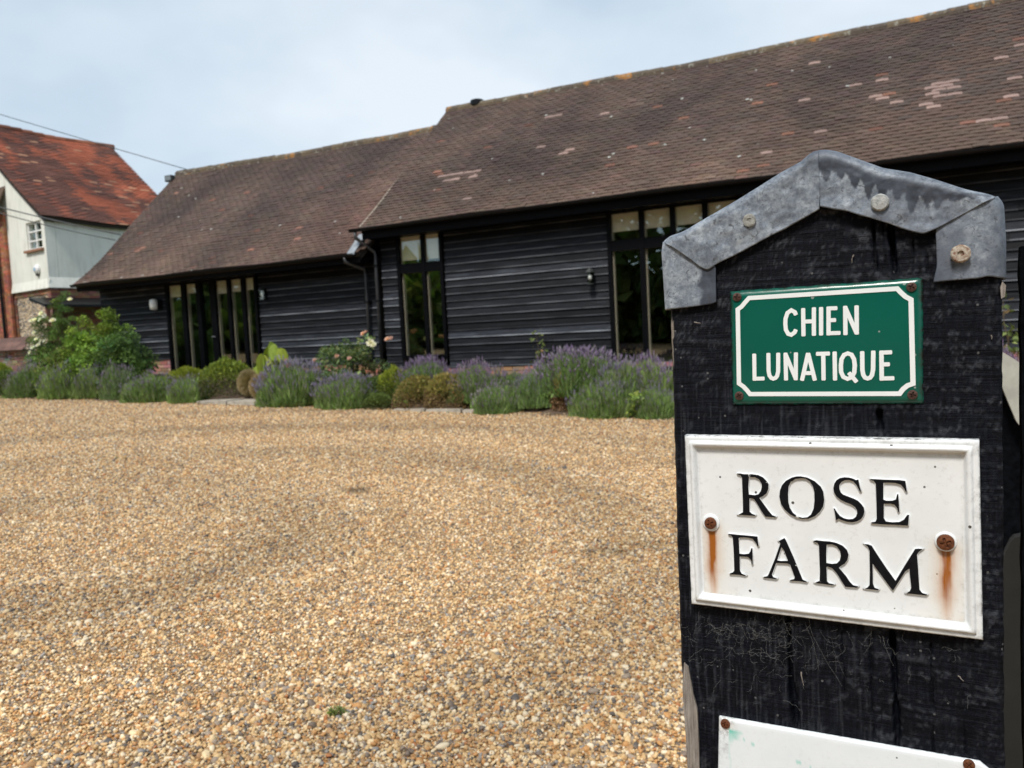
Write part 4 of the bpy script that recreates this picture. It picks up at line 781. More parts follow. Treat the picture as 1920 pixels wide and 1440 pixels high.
for px, hw, top, n, k, lab in [
    (56, 38, 684, 10.75, 0, 'green lavender clump at the far left end of the row'), (122, 44, 686, 10.75, 1, 'wide greyish lavender clump in front of the leafy green bush'), (180, 32, 684, 10.85, 2, 'lavender clump right of the wide greyish one, third in the left row'), (222, 32, 684, 10.8, 0, 'lavender clump in front of the brick plinth corner of the low barn'),
    (285, 48, 702, 10.7, 1, 'low greyish lavender clump in front of the glazed doors'), (352, 36, 706, 10.7, 2, 'lavender clump at the left edge of the stone slab'), (545, 60, 672, 10.75, 5, 'largest bluish lavender clump right of the stone slab'), (645, 52, 698, 10.7, 5, 'grey purple lavender clump in front of the rose bush'),
    (795, 44, 668, 11.25, 3, 'vivid purple lavender under the tall two-light window'), (898, 46, 678, 11.1, 4, 'purple lavender clump against the boards right of the tall window'), (928, 44, 712, 10.65, 2, 'low grey lavender clump at the end of the kerb stones'), (1008, 42, 676, 11.0, 1, 'lavender clump left of the rusty brown shrub'),
    (1090, 82, 650, 11.4, 3, 'tallest lavender mound with bright purple spikes left of the wide window'), (1125, 58, 704, 10.7, 0, 'lavender clump at the gravel edge below the tallest mound'), (1218, 56, 668, 11.25, 4, 'lavender clump under the wide window just left of the gatepost'), (1228, 44, 716, 10.7, 2, 'low lavender at the gravel edge beside the gatepost'), (858, 40, 694, 11.35, 4, 'purple lavender behind the browning box shrubs'), (965, 40, 690, 11.35, 1, 'grey green lavender against the brick plinth between two purple clumps'), (590, 40, 686, 11.4, 2, 'grey lavender behind the largest bluish clump'), (1160, 50, 668, 11.0, 0, 'green lavender between the tallest mound and the wide window'), (1870, 60, 650, 11.3, 4, 'lavender seen through the gap right of the gatepost')]:
    plant('lavender', LAV[k], ('foliage', 'flower_spikes'), lab, 'lavender', px, hw, top-(9 if px < 400 else 0), n, LG)
for nm, me, lab, cat, px, hw, top, n in [
    ('box_ball', BOX, 'large clipped box ball in front of the glazed doors', 'shrub', 423, 46, 668, 11.15), ('box_ball', LIME, 'small yellow green box dome left of the large box ball', 'shrub', 350, 34, 684, 11.35), ('box_ball', LIME, 'box dome half hidden behind the large box ball', 'shrub', 386, 26, 690, 11.6),
    ('box_ball', LIME, 'lime topped dome beside the vivid purple lavender', 'shrub', 738, 30, 682, 11.0), ('green_mound', MOUND, 'soft green mound in front of the rose bush', 'shrub', 700, 38, 700, 10.95), ('green_mound', MOUND, 'small green tuft at the gravel edge below the soft green mound', 'shrub', 706, 26, 732, 10.6),
    ('dying_box', BROWN, 'browning box shrub left of its twin behind the kerb stones', 'shrub', 780, 40, 698, 10.8), ('dying_box', BROWN, 'browning box shrub right of its twin behind the kerb stones', 'shrub', 838, 40, 694, 10.85), ('rusty_shrub', RUST, 'rusty orange dried shrub among the lavender', 'shrub', 1062, 28, 692, 10.95),
    ('green_mound', MOUND, 'dark green mound at the left edge of the photo', 'shrub', 2, 30, 690, 10.9), ('box_ball', LIME, 'bright lime tuft behind the mound at the left edge', 'shrub', -6, 26, 672, 11.5)]:
    plant(nm, (me,), ('foliage',), lab, cat, px, hw, top, n)
plant('ball_grass', (DRY,), ('dry_blades',), 'straw coloured dry grass ball next to the large box ball', 'grass', 467, 22, 687, 11.0); plant('ball_grass', (DRY,), ('dry_blades',), 'straw coloured dry grass ball tucked beside the bluish lavender', 'grass', 490, 23, 694, 10.85)
SB = ('foliage', 'stem')
LB = 'leafy bushes against the left end of the low barn'
for me, lab, px, hw, top, n in [(GREEN, 'bright green bush tallest against the black boards at the left end', 212, 36, 576, 11.5), (GREEN, 'yellow green bush between the porch and the tallest bush', 158, 30, 596, 11.45), (DEEP, 'deep green bush bulging right towards the wall lamp', 243, 38, 618, 11.25), (GREEN, 'low yellow green bush in front of the black boards', 165, 40, 642, 11.1), (DEEP, 'low deep green bush behind the third lavender from the left', 212, 40, 640, 11.1), (MIDG, 'sprawling low green bush at the foot of the white rose', 118, 46, 664, 11.1)]:
    plant('leafy_bush', me, SB, lab, 'bush', px, hw*1.12, top-6, n, LB)
plant('tall_shrub', MIDG, SB, 'tall narrow green shrub in front of the house porch', 'shrub', 127, 27, 532, 11.9)
def blooms(o, lst, me, lab=None):         # blossoms on a plant: pixel and size on its near side
    mi = o.matrix_basis.inverted(); k = 0
    for (px, py, s, dn) in lst:
        loc = Vector(B.w(at(px, py, B, dn))); f = bpy.data.objects.new('flower', me); col.objects.link(f); f.parent = o; f.matrix_parent_inverse = mi; f.matrix_basis = Matrix.Translation(loc) @ Matrix.Rotation(B.a, 4, 'Z') @ Matrix.Rotation(math.radians(random.uniform(35, 80)), 4, 'X') @ Matrix.Rotation(random.uniform(-.5, .5), 4, 'Y') @ Matrix.Scale(s, 4)
        if lab: props(f, lab)
o = plant('climbing_rose', MIDG, SB, 'white flowering climbing rose beside the porch post', 'rose', 84, 32, 588, 11.7, depth=.45)
blooms(o, [(78, 588, .07, 11.35), (84, 592, .06, 11.35), (60, 602, .065, 11.3), (66, 600, .055, 11.3), (76, 600, .06, 11.3), (99, 602, .075, 11.3), (68, 637, .055, 11.3), (77, 640, .055, 11.3), (72, 648, .06, 11.25), (62, 652, .055, 11.3), (57, 661, .06, 11.3), (84, 640, .05, 11.3), (131, 562, .055, 11.5), (64, 624, .05, 11.3)], WHITEB)
o = plant('rose_bush', ROSE, SB, 'loose rose bush with white and pink blooms by the downpipes', 'rose', 662, 74, 624, 11.3)
mbs = MB()
for (px, py) in ((610, 626), (684, 626), (727, 640)):
    pass
blooms(o, [(695, 643, .075, 11.2), (700, 647, .06, 11.2)], WHITEB, 'open white bloom'); blooms(o, [(681, 626, .05, 11.3), (686, 623, .04, 11.3), (727, 637, .06, 11.2), (733, 634, .04, 11.2), (632, 668, .045, 10.95), (590, 676, .05, 11.0), (655, 672, .04, 10.9)], PINKB, 'pale pink bloom'); blooms(o, [(537, 677, .05, 10.9), (541, 686, .05, 10.85)], ROSYB, 'rosy pink bloom')
plant('broad_leaved_plant', BIG, SB, 'yellow green plant with big broad leaves beside the box ball', 'plant', 514, 35, 640, 11.3)
plant('young_climber', SPARSE, SB, 'thin young climber on the boards left of the wide window', 'plant', 1017, 14, 624, 11.8); plant('yellow_herb', SMALL, SB, 'yellow green herb at the gravel edge by the gatepost', 'plant', 1202, 30, 722, 10.55); plant('yellow_herb', SMALL, SB, 'yellow green herb below the rusty shrub', 'plant', 1080, 18, 742, 10.55); plant('yellow_herb', SMALL, SB, 'small herb at the foot of the browning box shrub', 'plant', 748, 12, 738, 10.6)
plant('wall_climber', SPARSE, SB, 'leafy stem on the barn wall right of the gatepost', 'plant', 1894, 26, 560, 11.6)
wq = ground_at(632, 1338); o = bpy.data.objects.new('weed', None); col.objects.link(o); o.location = B.w(wq); o.scale = (.035, .035, .03); props(o, 'tiny green weed growing in the gravel', 'weed')
for me, nm in zip(SMALL(1., 7), SB): k = bpy.data.objects.new(nm, me); col.objects.link(k); k.parent = o
# stone slab and kerb stones
q0, q1 = at(378, 752, B, 10.55), at(492, 752, B, 10.55)
sb = Thing('stone_slab', 'pale stone threshold slab between the lavender clumps', 'slab', ((q0[0]+q1[0])/2, 10.75, .3))
w_ = (q1[0]-q0[0])/2
for k in range(2):
    m_ = MB(); xa = q0[0]+k*w_; za = float(gz(xa+w_/2, 10.6, False)); m_.prism([(xa+.01, 10.42+.02*k), (xa+w_-.01, 10.43), (xa+w_-.015, 11.12), (xa+.02, 11.13)], 2, za-.06, za+.06+.012*k); sb.part('paving_stone', m_, MT['stone'])
for k, (a, b_) in enumerate(((742, 800), (802, 868), (870, 934))):
    q0, q1 = at(a, 766, B, 10.42), at(b_, 768, B, 10.42); m_ = MB(); za = float(gz(q0[0], 10.4, False)); m_.box(0, q1[0]-q0[0]-.02, -.05, .05, -.1, .03+.01*k)
    solo('kerb_stone', m_.mesh('kerb_stone', MT['stone']), ['kerb stone nearest the small green tuft', 'middle kerb stone below the browning box shrubs', 'kerb stone ending at the low grey lavender'][k], 'kerb', (q0[0], 10.42, za), group='kerb stones along the bed')
# fallen leaves and bits along the edge of the bed
r = np.random.default_rng(55); n = 900; lx_ = r.uniform(-17, 3, n); ly_ = BED0+.1-np.abs(r.normal(0, .22, n))+.3*(r.random(n) < .3)*r.random(n); far_ = r.random(n) < .06; ly_[far_] = r.uniform(3, 10, far_.sum()); lx_[far_] = r.uniform(-9, 1.5, far_.sum()); c = np.stack([lx_, ly_, gz(lx_, ly_, False)+.008], -1); o = r.normal(0, 1, (n, 3))*np.array([1, 1, .15]); V, T, C = leaf_cloud(c, o, .035, palette(r, n, [(.2, .12, .05), (.28, .18, .08), (.12, .08, .04), (.12, .16, .05)]), r, .6, .0)
solo('fallen_leaves', mesh_np('fallen_leaves', V, T=T, vcol=C, m=MT['leaf']), 'brown fallen leaves scattered where the gravel meets the bed', 'leaves', kind='stuff')
# wood edge across the yard: only its mirror image shows, in the window panes
r = np.random.default_rng(77); cs = []
for i in range(44):
    s = i/43; x = -66+74*s; y = 34-72*s**.75; ang = math.degrees(math.atan2(-(y+4), -(x+2))); hh = np.interp(s, [0, .28, .36, .44, .52, .62, 1], [16, 12, 8, 5.2, 6.5, 12.5, 12]); cs.append((x+r.normal(0, 1.5), y+r.normal(0, 1.5), r.uniform(.85, 1.12)*hh)); cs.append((x+r.normal(0, 2), y+r.normal(0, 2), 3.6))
cs = np.array(cs); n = 46000; k = r.integers(0, len(cs), n); d = hemi(r, n, 2.2, .7); p = np.stack([cs[k, 0], cs[k, 1], cs[k, 2]*.5], -1)+d*np.stack([2.9+0*k, 2.9+0*k, cs[k, 2]*.52], -1)*r.uniform(.75, 1.05, n)[:, None]; p[:, 2] = np.maximum(p[:, 2], -.4)
V, T, C = leaf_cloud(p, d, .9, palette(r, n, [(.10, .17, .035), (.14, .21, .045), (.07, .12, .03), (.17, .2, .06)])*np.exp(r.normal(0, .25, len(cs)))[k][:, None], r, .8)
me = mesh_np('tree_belt', V, T=T, vcol=C, m=MT['leaf']); solo('tree_belt', me, 'dark green tree belt mirrored in the window panes', 'trees', fr=W, kind='stuff')
# ------------------------------------------------------------------ gatepost with lead cap, three signs
PN = .6926                               # distance to the front of the signs
FACE = PN+.004                           # timber face
pat = lambda px, py, n=FACE: at(px, py, P, n)
m, nt, b = mat('stained_oak'); v = coords(nt, (5, 5, 90)); vv = coords(nt, (60, 60, 4)); f = noise(nt, v, 5, 6, .7); g = noise(nt, vv, 5, 6, .65); wr = attr(nt, 'wear').outputs['Fac']
c = ramp(nt, [(.3, (.0009, .0011, .0022)), (.5, (.0028, .0036, .0072)), (.72, (.012, .0145, .0235))], mixc(nt, .5, f, g))
k = math_(nt, 'MULTIPLY', wr, ramp(nt, [(.3, (.15, .15, .15)), (.65, (1, 1, 1))], noise(nt, coords(nt, (70, 70, 260)), 6, 5, .7)))
c = mixc(nt, k, c, (.062, .067, .08)); bare = attr(nt, 'bare').outputs['Fac']
c = mixc(nt, bare, c, ramp(nt, [(.3, (.16, .13, .10)), (.7, (.40, .35, .30))], g))
sp = N(nt, 'ShaderNodeTexVoronoi'); sp.inputs['Scale'].default_value = 210; nt.links.new(coords(nt), sp.inputs['Vector'])
c = mixc(nt, math_(nt, 'MULTIPLY', math_(nt, 'LESS_THAN', sp.outputs['Distance'], .22), math_(nt, 'GREATER_THAN', N_sep(nt, sp.outputs['Color']), .965)), c, (.10, .10, .10))
nt.links.new(c, b.inputs['Base Color']); b.inputs['Roughness'].default_value = .5; b.inputs['Specular IOR Level'].default_value = .11
bump(nt, b, mixc(nt, .5, f, g), 1., .003); MT['oak'] = m
m, nt, b = mat('old_lead'); v = coords(nt); f = noise(nt, v, 36, 7, .75); h = noise(nt, v, 150, 5, .75); big = noise(nt, coords(nt, (1, 1, .6)), 14, 5, .6); pa = attr(nt, 'patina').outputs['Fac']
dark = ramp(nt, [(.35, (.012, .016, .027)), (.65, (.055, .068, .092))], f); pale = ramp(nt, [(.34, (.07, .088, .125)), (.48, (.215, .25, .30)), (.64, (.48, .53, .58))], mixc(nt, .5, f, h))
c = mixc(nt, pa, dark, pale); c = mixc(nt, ramp(nt, [(.53, (0, 0, 0)), (.66, (.75, .75, .75))], big), c, (.105, .122, .158))
vs2 = N(nt, 'ShaderNodeTexNoise'); vs2.inputs['Scale'].default_value = 150; vs2.inputs['Detail'].default_value = 6; vs2.inputs['Roughness'].default_value = .75; vs2.inputs['Distortion'].default_value = 1.5; nt.links.new(v, vs2.inputs['Vector'])
c = mixc(nt, ramp(nt, [(.56, (0, 0, 0)), (.63, (.85, .85, .85))], vs2.outputs['Fac']), c, (.055, .06, .07))
nt.links.new(c, b.inputs['Base Color']); b.inputs['Roughness'].default_value = .56; b.inputs['Metallic'].default_value = .15; bump(nt, b, mixc(nt, .5, f, h), .35, .002); MT['lead'] = m
def enamel(name, base, hi):
    m, nt, b = mat(name); v = coords(nt); f = noise(nt, v, 9, 3); sp = N(nt, 'ShaderNodeTexVoronoi'); sp.inputs['Scale'].default_value = 160; nt.links.new(v, sp.inputs['Vector'])
    c = ramp(nt, [(.3, base), (.7, hi)], f); k = math_(nt, 'MULTIPLY', math_(nt, 'LESS_THAN', sp.outputs['Distance'], .2), math_(nt, 'GREATER_THAN', N_sep(nt, sp.outputs['Color']), .97))
    c = mixc(nt, k, c, (.25, .3, .27)); d = attr(nt, 'dirt').outputs['Fac']; k2 = math_(nt, 'MULTIPLY', d, ramp(nt, [(.4, (0, 0, 0)), (.6, (1, 1, 1))], noise(nt, v, 90, 5, .7))); c = mixc(nt, k2, c, (.02, .018, .014))
    nt.links.new(c, b.inputs['Base Color']); b.inputs['Roughness'].default_value = .22; b.inputs['Specular IOR Level'].default_value = .5; bump(nt, b, noise(nt, v, 35, 3), .04, .002); return m
MT['green'] = enamel('green_enamel', (.0025, .088, .062), (.004, .112, .08))
m, nt, b = mat('white_enamel'); f = noise(nt, coords(nt), 60, 4); nt.links.new(ramp(nt, [(.3, (.8, .84, .84)), (.7, (.86, .89, .89))], f), b.inputs['Base Color']); b.inputs['Roughness'].default_value = .25; MT['wenamel'] = m
def painted(name, c1, c2, spk=.45):
    m, nt, b = mat(name); v = coords(nt); f = noise(nt, v, 22, 5, .65); h = noise(nt, v, 240, 4, .7); ru = attr(nt, 'rust').outputs['Fac']; di = attr(nt, 'dirt').outputs['Fac']
    c = ramp(nt, [(.3, c1), (.7, c2)], f); c = mixc(nt, ramp(nt, [(.56, (0, 0, 0)), (.72, (spk, spk, spk))], h), c, (.45, .45, .42))
    sp = N(nt, 'ShaderNodeTexVoronoi'); sp.inputs['Scale'].default_value = 130; nt.links.new(v, sp.inputs['Vector'])
    c = mixc(nt, math_(nt, 'MULTIPLY', math_(nt, 'LESS_THAN', sp.outputs['Distance'], .16), math_(nt, 'GREATER_THAN', N_sep(nt, sp.outputs['Color']), .95)), c, (.08, .075, .07))
    st = noise(nt, coords(nt, (140, 140, 9)), 2, 4, .6); k = math_(nt, 'MULTIPLY', ru, ramp(nt, [(.3, (.8, .8, .8)), (.6, (1.2, 1.2, 1.2))], st)); c = mixc(nt, k, c, ramp(nt, [(.12, (.60, .40, .13)), (.4, (.52, .23, .035)), (.85, (.33, .10, .012))], ru))
    k = math_(nt, 'MULTIPLY', di, ramp(nt, [(.45, (0, 0, 0)), (.62, (1, 1, 1))], noise(nt, v, 120, 5, .75))); c = mixc(nt, k, c, (.03, .027, .025))
    nt.links.new(c, b.inputs['Base Color']); b.inputs['Roughness'].default_value = .38; bump(nt, b, mixc(nt, .5, f, h), .12, .0012); return m
MT['cast'] = painted('white_painted_iron', (.74, .765, .775), (.82, .84, .85), .3)
MT['panel'] = painted('white_plastic_panel', (.74, .79, .83), (.80, .84, .87), .15)
m, nt, b = mat('black_letter_paint'); v = coords(nt); f = noise(nt, v, 130, 3, .6); nrm = N(nt, 'ShaderNodeNewGeometry'); up = attr(nt, 'top').outputs['Fac']
chip = noise(nt, v, 70, 5, .75); k = ramp(nt, [(.655, (0, 0, 0)), (.67, (1, 1, 1))], chip)
nt.links.new(mixc(nt, k, ramp(nt, [(.3, (.003, .0035, .006)), (.7, (.007, .008, .011))], f), (.62, .62, .6)), b.inputs['Base Color']); b.inputs['Roughness'].default_value = .4; b.inputs['Specular IOR Level'].default_value = .2; MT['letter'] = m
m, nt, b = mat('rusty_screw'); f = noise(nt, coords(nt), 400, 5, .7); nt.links.new(ramp(nt, [(.3, (.05, .018, .008)), (.5, (.14, .045, .015)), (.75, (.26, .09, .03))], f), b.inputs['Base Color']); b.inputs['Roughness'].default_value = .75; b.inputs['Metallic'].default_value = .3; bump(nt, b, f, .6, .001); MT['rust'] = m
m, nt, b = mat('dark_screw'); f = noise(nt, coords(nt), 400, 5, .7); nt.links.new(ramp(nt, [(.3, (.03, .016, .012)), (.7, (.13, .065, .05))], f), b.inputs['Base Color']); b.inputs['Roughness'].default_value = .6; b.inputs['Metallic'].default_value = .4; bump(nt, b, f, .6, .001); MT['dscrew'] = m
m, nt, b = mat('galvanised_nail'); f = noise(nt, coords(nt), 300, 5, .7); nt.links.new(ramp(nt, [(.3, (.22, .23, .23)), (.6, (.44, .45, .44)), (.8, (.56, .57, .55))], f), b.inputs['Base Color']); b.inputs['Roughness'].default_value = .6; b.inputs['Metallic'].default_value = .3; bump(nt, b, f, .5, .001); MT['nail'] = m
MT['gnail'] = simple('dull_grey_nail', (.27, .27, .25), .7, .4, 250, metal=.2, bst=.4)
m, nt, b = mat('rusty_nail'); f = noise(nt, coords(nt), 260, 5, .7); nt.links.new(ramp(nt, [(.36, (.16, .06, .03)), (.48, (.34, .26, .2)), (.6, (.5, .46, .38)), (.72, (.3, .11, .05))], f), b.inputs['Base Color']); b.inputs['Roughness'].default_value = .7; b.inputs['Metallic'].default_value = .2; bump(nt, b, f, .6, .001); MT['rnail'] = m
m, nt, b = mat('cobweb'); b.inputs['Base Color'].default_value = (.4, .4, .38, 1); b.inputs['Roughness'].default_value = .9; b.inputs['Alpha'].default_value = .15; MT['web'] = m
m, nt, b = mat('bare_timber'); v = coords(nt, (90, 90, 6)); f = noise(nt, v, 5, 6, .7); nt.links.new(ramp(nt, [(.3, (.12, .10, .085)), (.6, (.34, .30, .265)), (.8, (.46, .42, .38))], f), b.inputs['Base Color']); b.inputs['Roughness'].default_value = .85; bump(nt, b, f, .8, .003); MT['bare'] = m

LEFT = [pat(1245, 455), pat(1256, 590), pat(1262, 760), pat(1268, 1000), pat(1276, 1230), pat(1288, 1440)]
RIGHT = [pat(1880, 372), pat(1880, 520), pat(1881, 760), pat(1883, 1000), pat(1885, 1440)]
lz = np.array([p[2] for p in LEFT][::-1]); lx = np.array([p[0] for p in LEFT][::-1]); rz = np.array([p[2] for p in RIGHT][::-1]); rx = np.array([p[0] for p in RIGHT][::-1])
xl = lambda z: np.where(z < lz[0], lx[0]+(lz[0]-z)*.01, np.interp(z, lz, lx)); xr = lambda z: np.where(z < rz[0], rx[0], np.interp(z, rz, rx))
PKX = float(pat(1538, 290)[0]); PKZ = float(pat(1538, 290)[2])-.004; LZ, RZ = float(pat(1242, 462)[2]), float(pat(1878, 385)[2])
PX0, PX1 = float(lx[-1]), float(rx[-1]); GZ = float(gz(B.l(P.w((PX0+.13, FACE, 0)))[0], .7, False))
NXP, NZP = 210, 430
tt = np.concatenate([np.linspace(0, .42, 30), np.linspace(.42, 1, NZP-30)[1:]]); NZP = len(tt); uu = np.linspace(0, 1, NXP); T_, U_ = np.meshgrid(tt, uu, indexing='ij')
xg = PX0+(PX1-PX0)*U_; ztop = np.where(xg < PKX, LZ+(PKZ-LZ)*(xg-PX0)/(PKX-PX0), RZ+(PKZ-RZ)*(PX1-xg)/(PX1-PKX)); Z_ = GZ-.1+(ztop-GZ+.1)*T_; X_ = xl(Z_)+(xr(Z_)-xl(Z_))*U_
X_ = X_+.0012*(fbm(Z_*60, U_*0+3, 4, 3)-.5)*((U_ < .01)|(U_ > .99))*2
xm, zm = X_*1000, Z_*1000
saw = fbm(xm*.018+zm*.004+5, zm*.42+xm*.03, 21, 3)-.45; saw2 = fbm(xm*.10+zm*.10, zm*.16-xm*.10+40, 33, 4)-.45; grain = fbm(xm*.75, zm*.03, 45, 4)-.45
zone = sstep(.0, .6, (Z_-float(pat(1500, 800)[2]))/.12+.3*(fbm(xm*.02, zm*.02, 61, 3)-.4)); rgt = sstep(.45, .8, U_)
saww = np.clip(zone*.9+rgt*.8, 0, 1); disp = .00095*saw*saww*2+.0014*saw2*(.35+.65*rgt)+.0016*grain*(1-.5*saww)
fine = fbm(xm*.05+zm*.01, zm*1.1, 91, 2)-.37; wear = np.clip(sstep(.12, .3, fine+.5*saw2)*(.25+.75*saww)*.9+sstep(.10, .30, saw+.25*saw2)*saww*.8+sstep(.06, .28, grain)*.55*(1-saww)+sstep(.16, .3, saw2)*.5, 0, 1)
def crack(pts, wmm, dmm, seed):
    global disp, wear
    q = [pat(a, b_) for a, b_ in pts]; qz = np.array([p[2] for p in q][::-1]); qx = np.array([p[0] for p in q][::-1]); xc = np.interp(Z_, qz, qx)+.0008*(fbm(Z_*80, Z_*0+seed, seed, 3)-.5)
    end = sstep(0, .012, Z_-qz[0])*sstep(0, .006, qz[-1]-Z_); w = wmm*.001*(.5+.9*vnoise(Z_*70, Z_*0+seed, seed+3))*end+1e-6; k = np.exp(-((X_-xc)/w)**4)*end; disp = disp-dmm*.001*k; wear = wear*(1-k)
for c_ in ([[(1637, 400), (1640, 470), (1645, 522)], 1.0, 7], [[(1668, 412), (1675, 470), (1680, 522)], 2.0, 12], [[(1655, 402), (1660, 480), (1664, 522)], .5, 4], [[(1648, 760), (1650, 800), (1654, 822)], 2.0, 10], [[(1476, 1150), (1482, 1270), (1494, 1372)], 2.3, 12], [[(1672, 1175), (1679, 1290), (1684, 1420)], 1.8, 12], [[(1579, 1165), (1580, 1240), (1586, 1320)], .5, 3], [[(1630, 1190), (1634, 1300), (1640, 1395)], .7, 4], [[(1746, 1200), (1748, 1300), (1752, 1440)], .7, 4], [[(1712, 440), (1716, 520)], .5, 3], [[(1740, 470), (1742, 530)], .5, 3], [[(1600, 430), (1602, 480)], .4, 2], [[(1500, 770), (1502, 815)], .5, 3], [[(1560, 1180), (1562, 1230)], .4, 2], [[(1810, 1260), (1812, 1440)], .5, 3]):
    crack(*c_, seed=int(abs(c_[0][0][0])) % 97)
edge = np.minimum(U_, 1-U_)*.26; disp = disp-.004*np.clip(1-edge/.004, 0, 1)**2
bare = np.zeros_like(disp)
def barez(pz0, pz1, wd, seed):
    z0, z1 = float(pat(1262, pz1)[2]), float(pat(1262, pz0)[2]); return sstep(0, .004, Z_-z0)*sstep(0, .01, z1-Z_)*((X_-xl(Z_)) < wd*(.6+.8*vnoise(Z_*90, Z_*0+seed, seed)))
bare = np.maximum(bare, barez(590, 690, .0022, 5))
I = np.arange(NZP*NXP).reshape(NZP, NXP); Vf = np.stack([X_, FACE-disp, Z_], -1).reshape(-1, 3); D = .21
loop = np.concatenate([I[0, :], I[1:, -1], I[-1, -2::-1], I[-2:0:-1, 0]]); Vb = Vf[loop].copy(); Vb[:, 1] = FACE+D; nb_ = len(Vf); L_ = len(loop); bi = nb_+np.arange(L_)
Q = np.stack([I[:-1, :-1], I[:-1, 1:], I[1:, 1:], I[1:, :-1]], -1).reshape(-1, 4); Qs = np.stack([loop, bi, np.roll(bi, -1), np.roll(loop, -1)], -1)
zero = np.zeros(L_)
gp = Thing('gatepost', 'black stained timber gatepost with grey lead cap, nearest thing on the right', 'gatepost', (float((PX0+PX1)/2), FACE+.1, GZ), P)
gp.npart('post', np.concatenate([Vf, Vb]), np.concatenate([Q, Qs]), m=MT['oak'], smooth=True, fl={'wear': np.concatenate([wear.ravel(), zero]), 'bare': np.concatenate([bare.ravel(), zero])})
bk = MB(); bk.add([tuple(v) for v in Vb], [tuple(range(L_))]); gp.part('back_face', bk, MT['blackframe'])
# split bare strip low on the left arris
sx = [(1283, 1242), (1291, 1250), (1300, 1300), (1308, 1330), (1311, 1400), (1312, 1450), (1290, 1450), (1288, 1400), (1283, 1330), (1280, 1290)]
k = MB(); qs = [pat(a, b_, FACE-.001) for a, b_ in sx]; n = len(qs); r_ = random.Random(3)
V = [(q[0], FACE-.0016-r_.uniform(0, .002), q[2]) for q in qs]+[(q[0], FACE+.012, q[2]) for q in qs]; k.add(V, [tuple(range(n))[::-1]]+[(i, (i+1) % n, n+(i+1) % n, n+i) for i in range(n)]); gp.part('bare_splinter', k, MT['bare'], label='pale split strip low on the left edge')
k = MB(); qs = [pat(1879, 528), pat(1886, 535), pat(1884, 556), pat(1877, 560), pat(1875, 540)]
k.add([(q[0], FACE-.002, q[2]) for q in qs]+[(q[0], FACE+.006, q[2]) for q in qs], [(4, 3, 2, 1, 0)]+[(i, (i+1) % 5, 5+(i+1) % 5, 5+i) for i in range(5)]); gp.part('bare_splinter', k, MT['bare'])
# lead cap: two dressed flaps over the gable and an ear folded round each side
def resample(pts, n):
    p = np.array([pat(a, b_, FACE-.006) for a, b_ in pts])[:, [0, 2]]; s = np.concatenate([[0], np.cumsum(np.hypot(*np.diff(p, axis=0).T))]); u = np.linspace(0, s[-1], n); q = np.stack([np.interp(u, s, p[:, 0]), np.interp(u, s, p[:, 1])], -1)
    for _ in range(4): q[1:-1] = .5*q[1:-1]+.25*(q[:-2]+q[2:])
    return q
def flap(top, bot, off, name, pfun, seed, par=None, tuck=0.):
    n, kf, kb = 110, 46, 8; A = resample(top, n); Bt = resample(bot, n); V = []; pat_ = []
    for j in range(kb, 0, -1):           # over the top to the back
        y = FACE+.004+(D+.006)*j/kb; V.append(np.stack([A[:, 0], np.full(n, y), A[:, 1]+.0015*(fbm(A[:, 0]*60, np.full(n, j*.7), seed, 3)-.5)], -1)); pat_.append(np.full(n, .8))
    for j in range(kf):
        t = j/(kf-1); q = A+(Bt-A)*t; ln = np.hypot(*(Bt-A).T)*t; R = .009; rc = np.clip(ln/R, 0, 1); y = FACE-off+.0095*(1-np.sqrt(np.maximum(0, 1-(1-rc)**2))); xm_, zm_ = q[:, 0]*1000, q[:, 1]*1000
        y = y-.0055*(fbm(xm_*.045, zm_*.05, seed, 3)-.45)*min(1, t*4)-.0012*(fbm(xm_*.15, zm_*.15, seed+9, 3)-.45)-tuck*t
        V.append(np.stack([q[:, 0], y, q[:, 1]], -1)); pat_.append(pfun(np.linspace(0, 1, n), t, q))
    V = np.array(V); K = kf+kb; I = np.arange(K*n).reshape(K, n); Q = np.stack([I[:-1, :-1], I[:-1, 1:], I[1:, 1:], I[1:, :-1]], -1).reshape(-1, 4)
    if A[0, 0] > A[-1, 0]: Q = Q[:, ::-1]
    o = gp.npart(name, V.reshape(-1, 3), Q[:, ::-1], m=MT['lead'], smooth=True, parent=par, fl={'patina': np.clip(np.array(pat_).ravel(), 0, 1)})
    md = o.modifiers.new('thickness', 'SOLIDIFY'); md.thickness = .0022; md.offset = -1; return o
Ltop = [(1542, 277), (1530, 278), (1518, 282), (1501, 298), (1466, 317), (1419, 347), (1372, 376), (1324, 404), (1277, 432), (1251, 441), (1241, 450)]
Lbot = [(1536, 392), (1490, 418), (1419, 456), (1372, 481), (1341, 496), (1327, 507), (1315, 502), (1287, 480), (1262, 463), (1245, 455)]
Rtop = [(1534, 278), (1550, 277), (1567, 280), (1609, 295), (1655, 312), (1707, 320), (1759, 335), (1811, 352), (1853, 361), (1868, 366)]
Rbot = [(1538, 387), (1592, 397), (1655, 416), (1707, 433), (1731, 439), (1755, 429), (1801, 404), (1840, 382), (1866, 369)]
def lpat(s, t, q): return .75+.7*(fbm(q[:, 0]*55, q[:, 1]*55, 71, 4)-.42)-.5*sstep(.16, .0, s)*sstep(.5, .2, t)
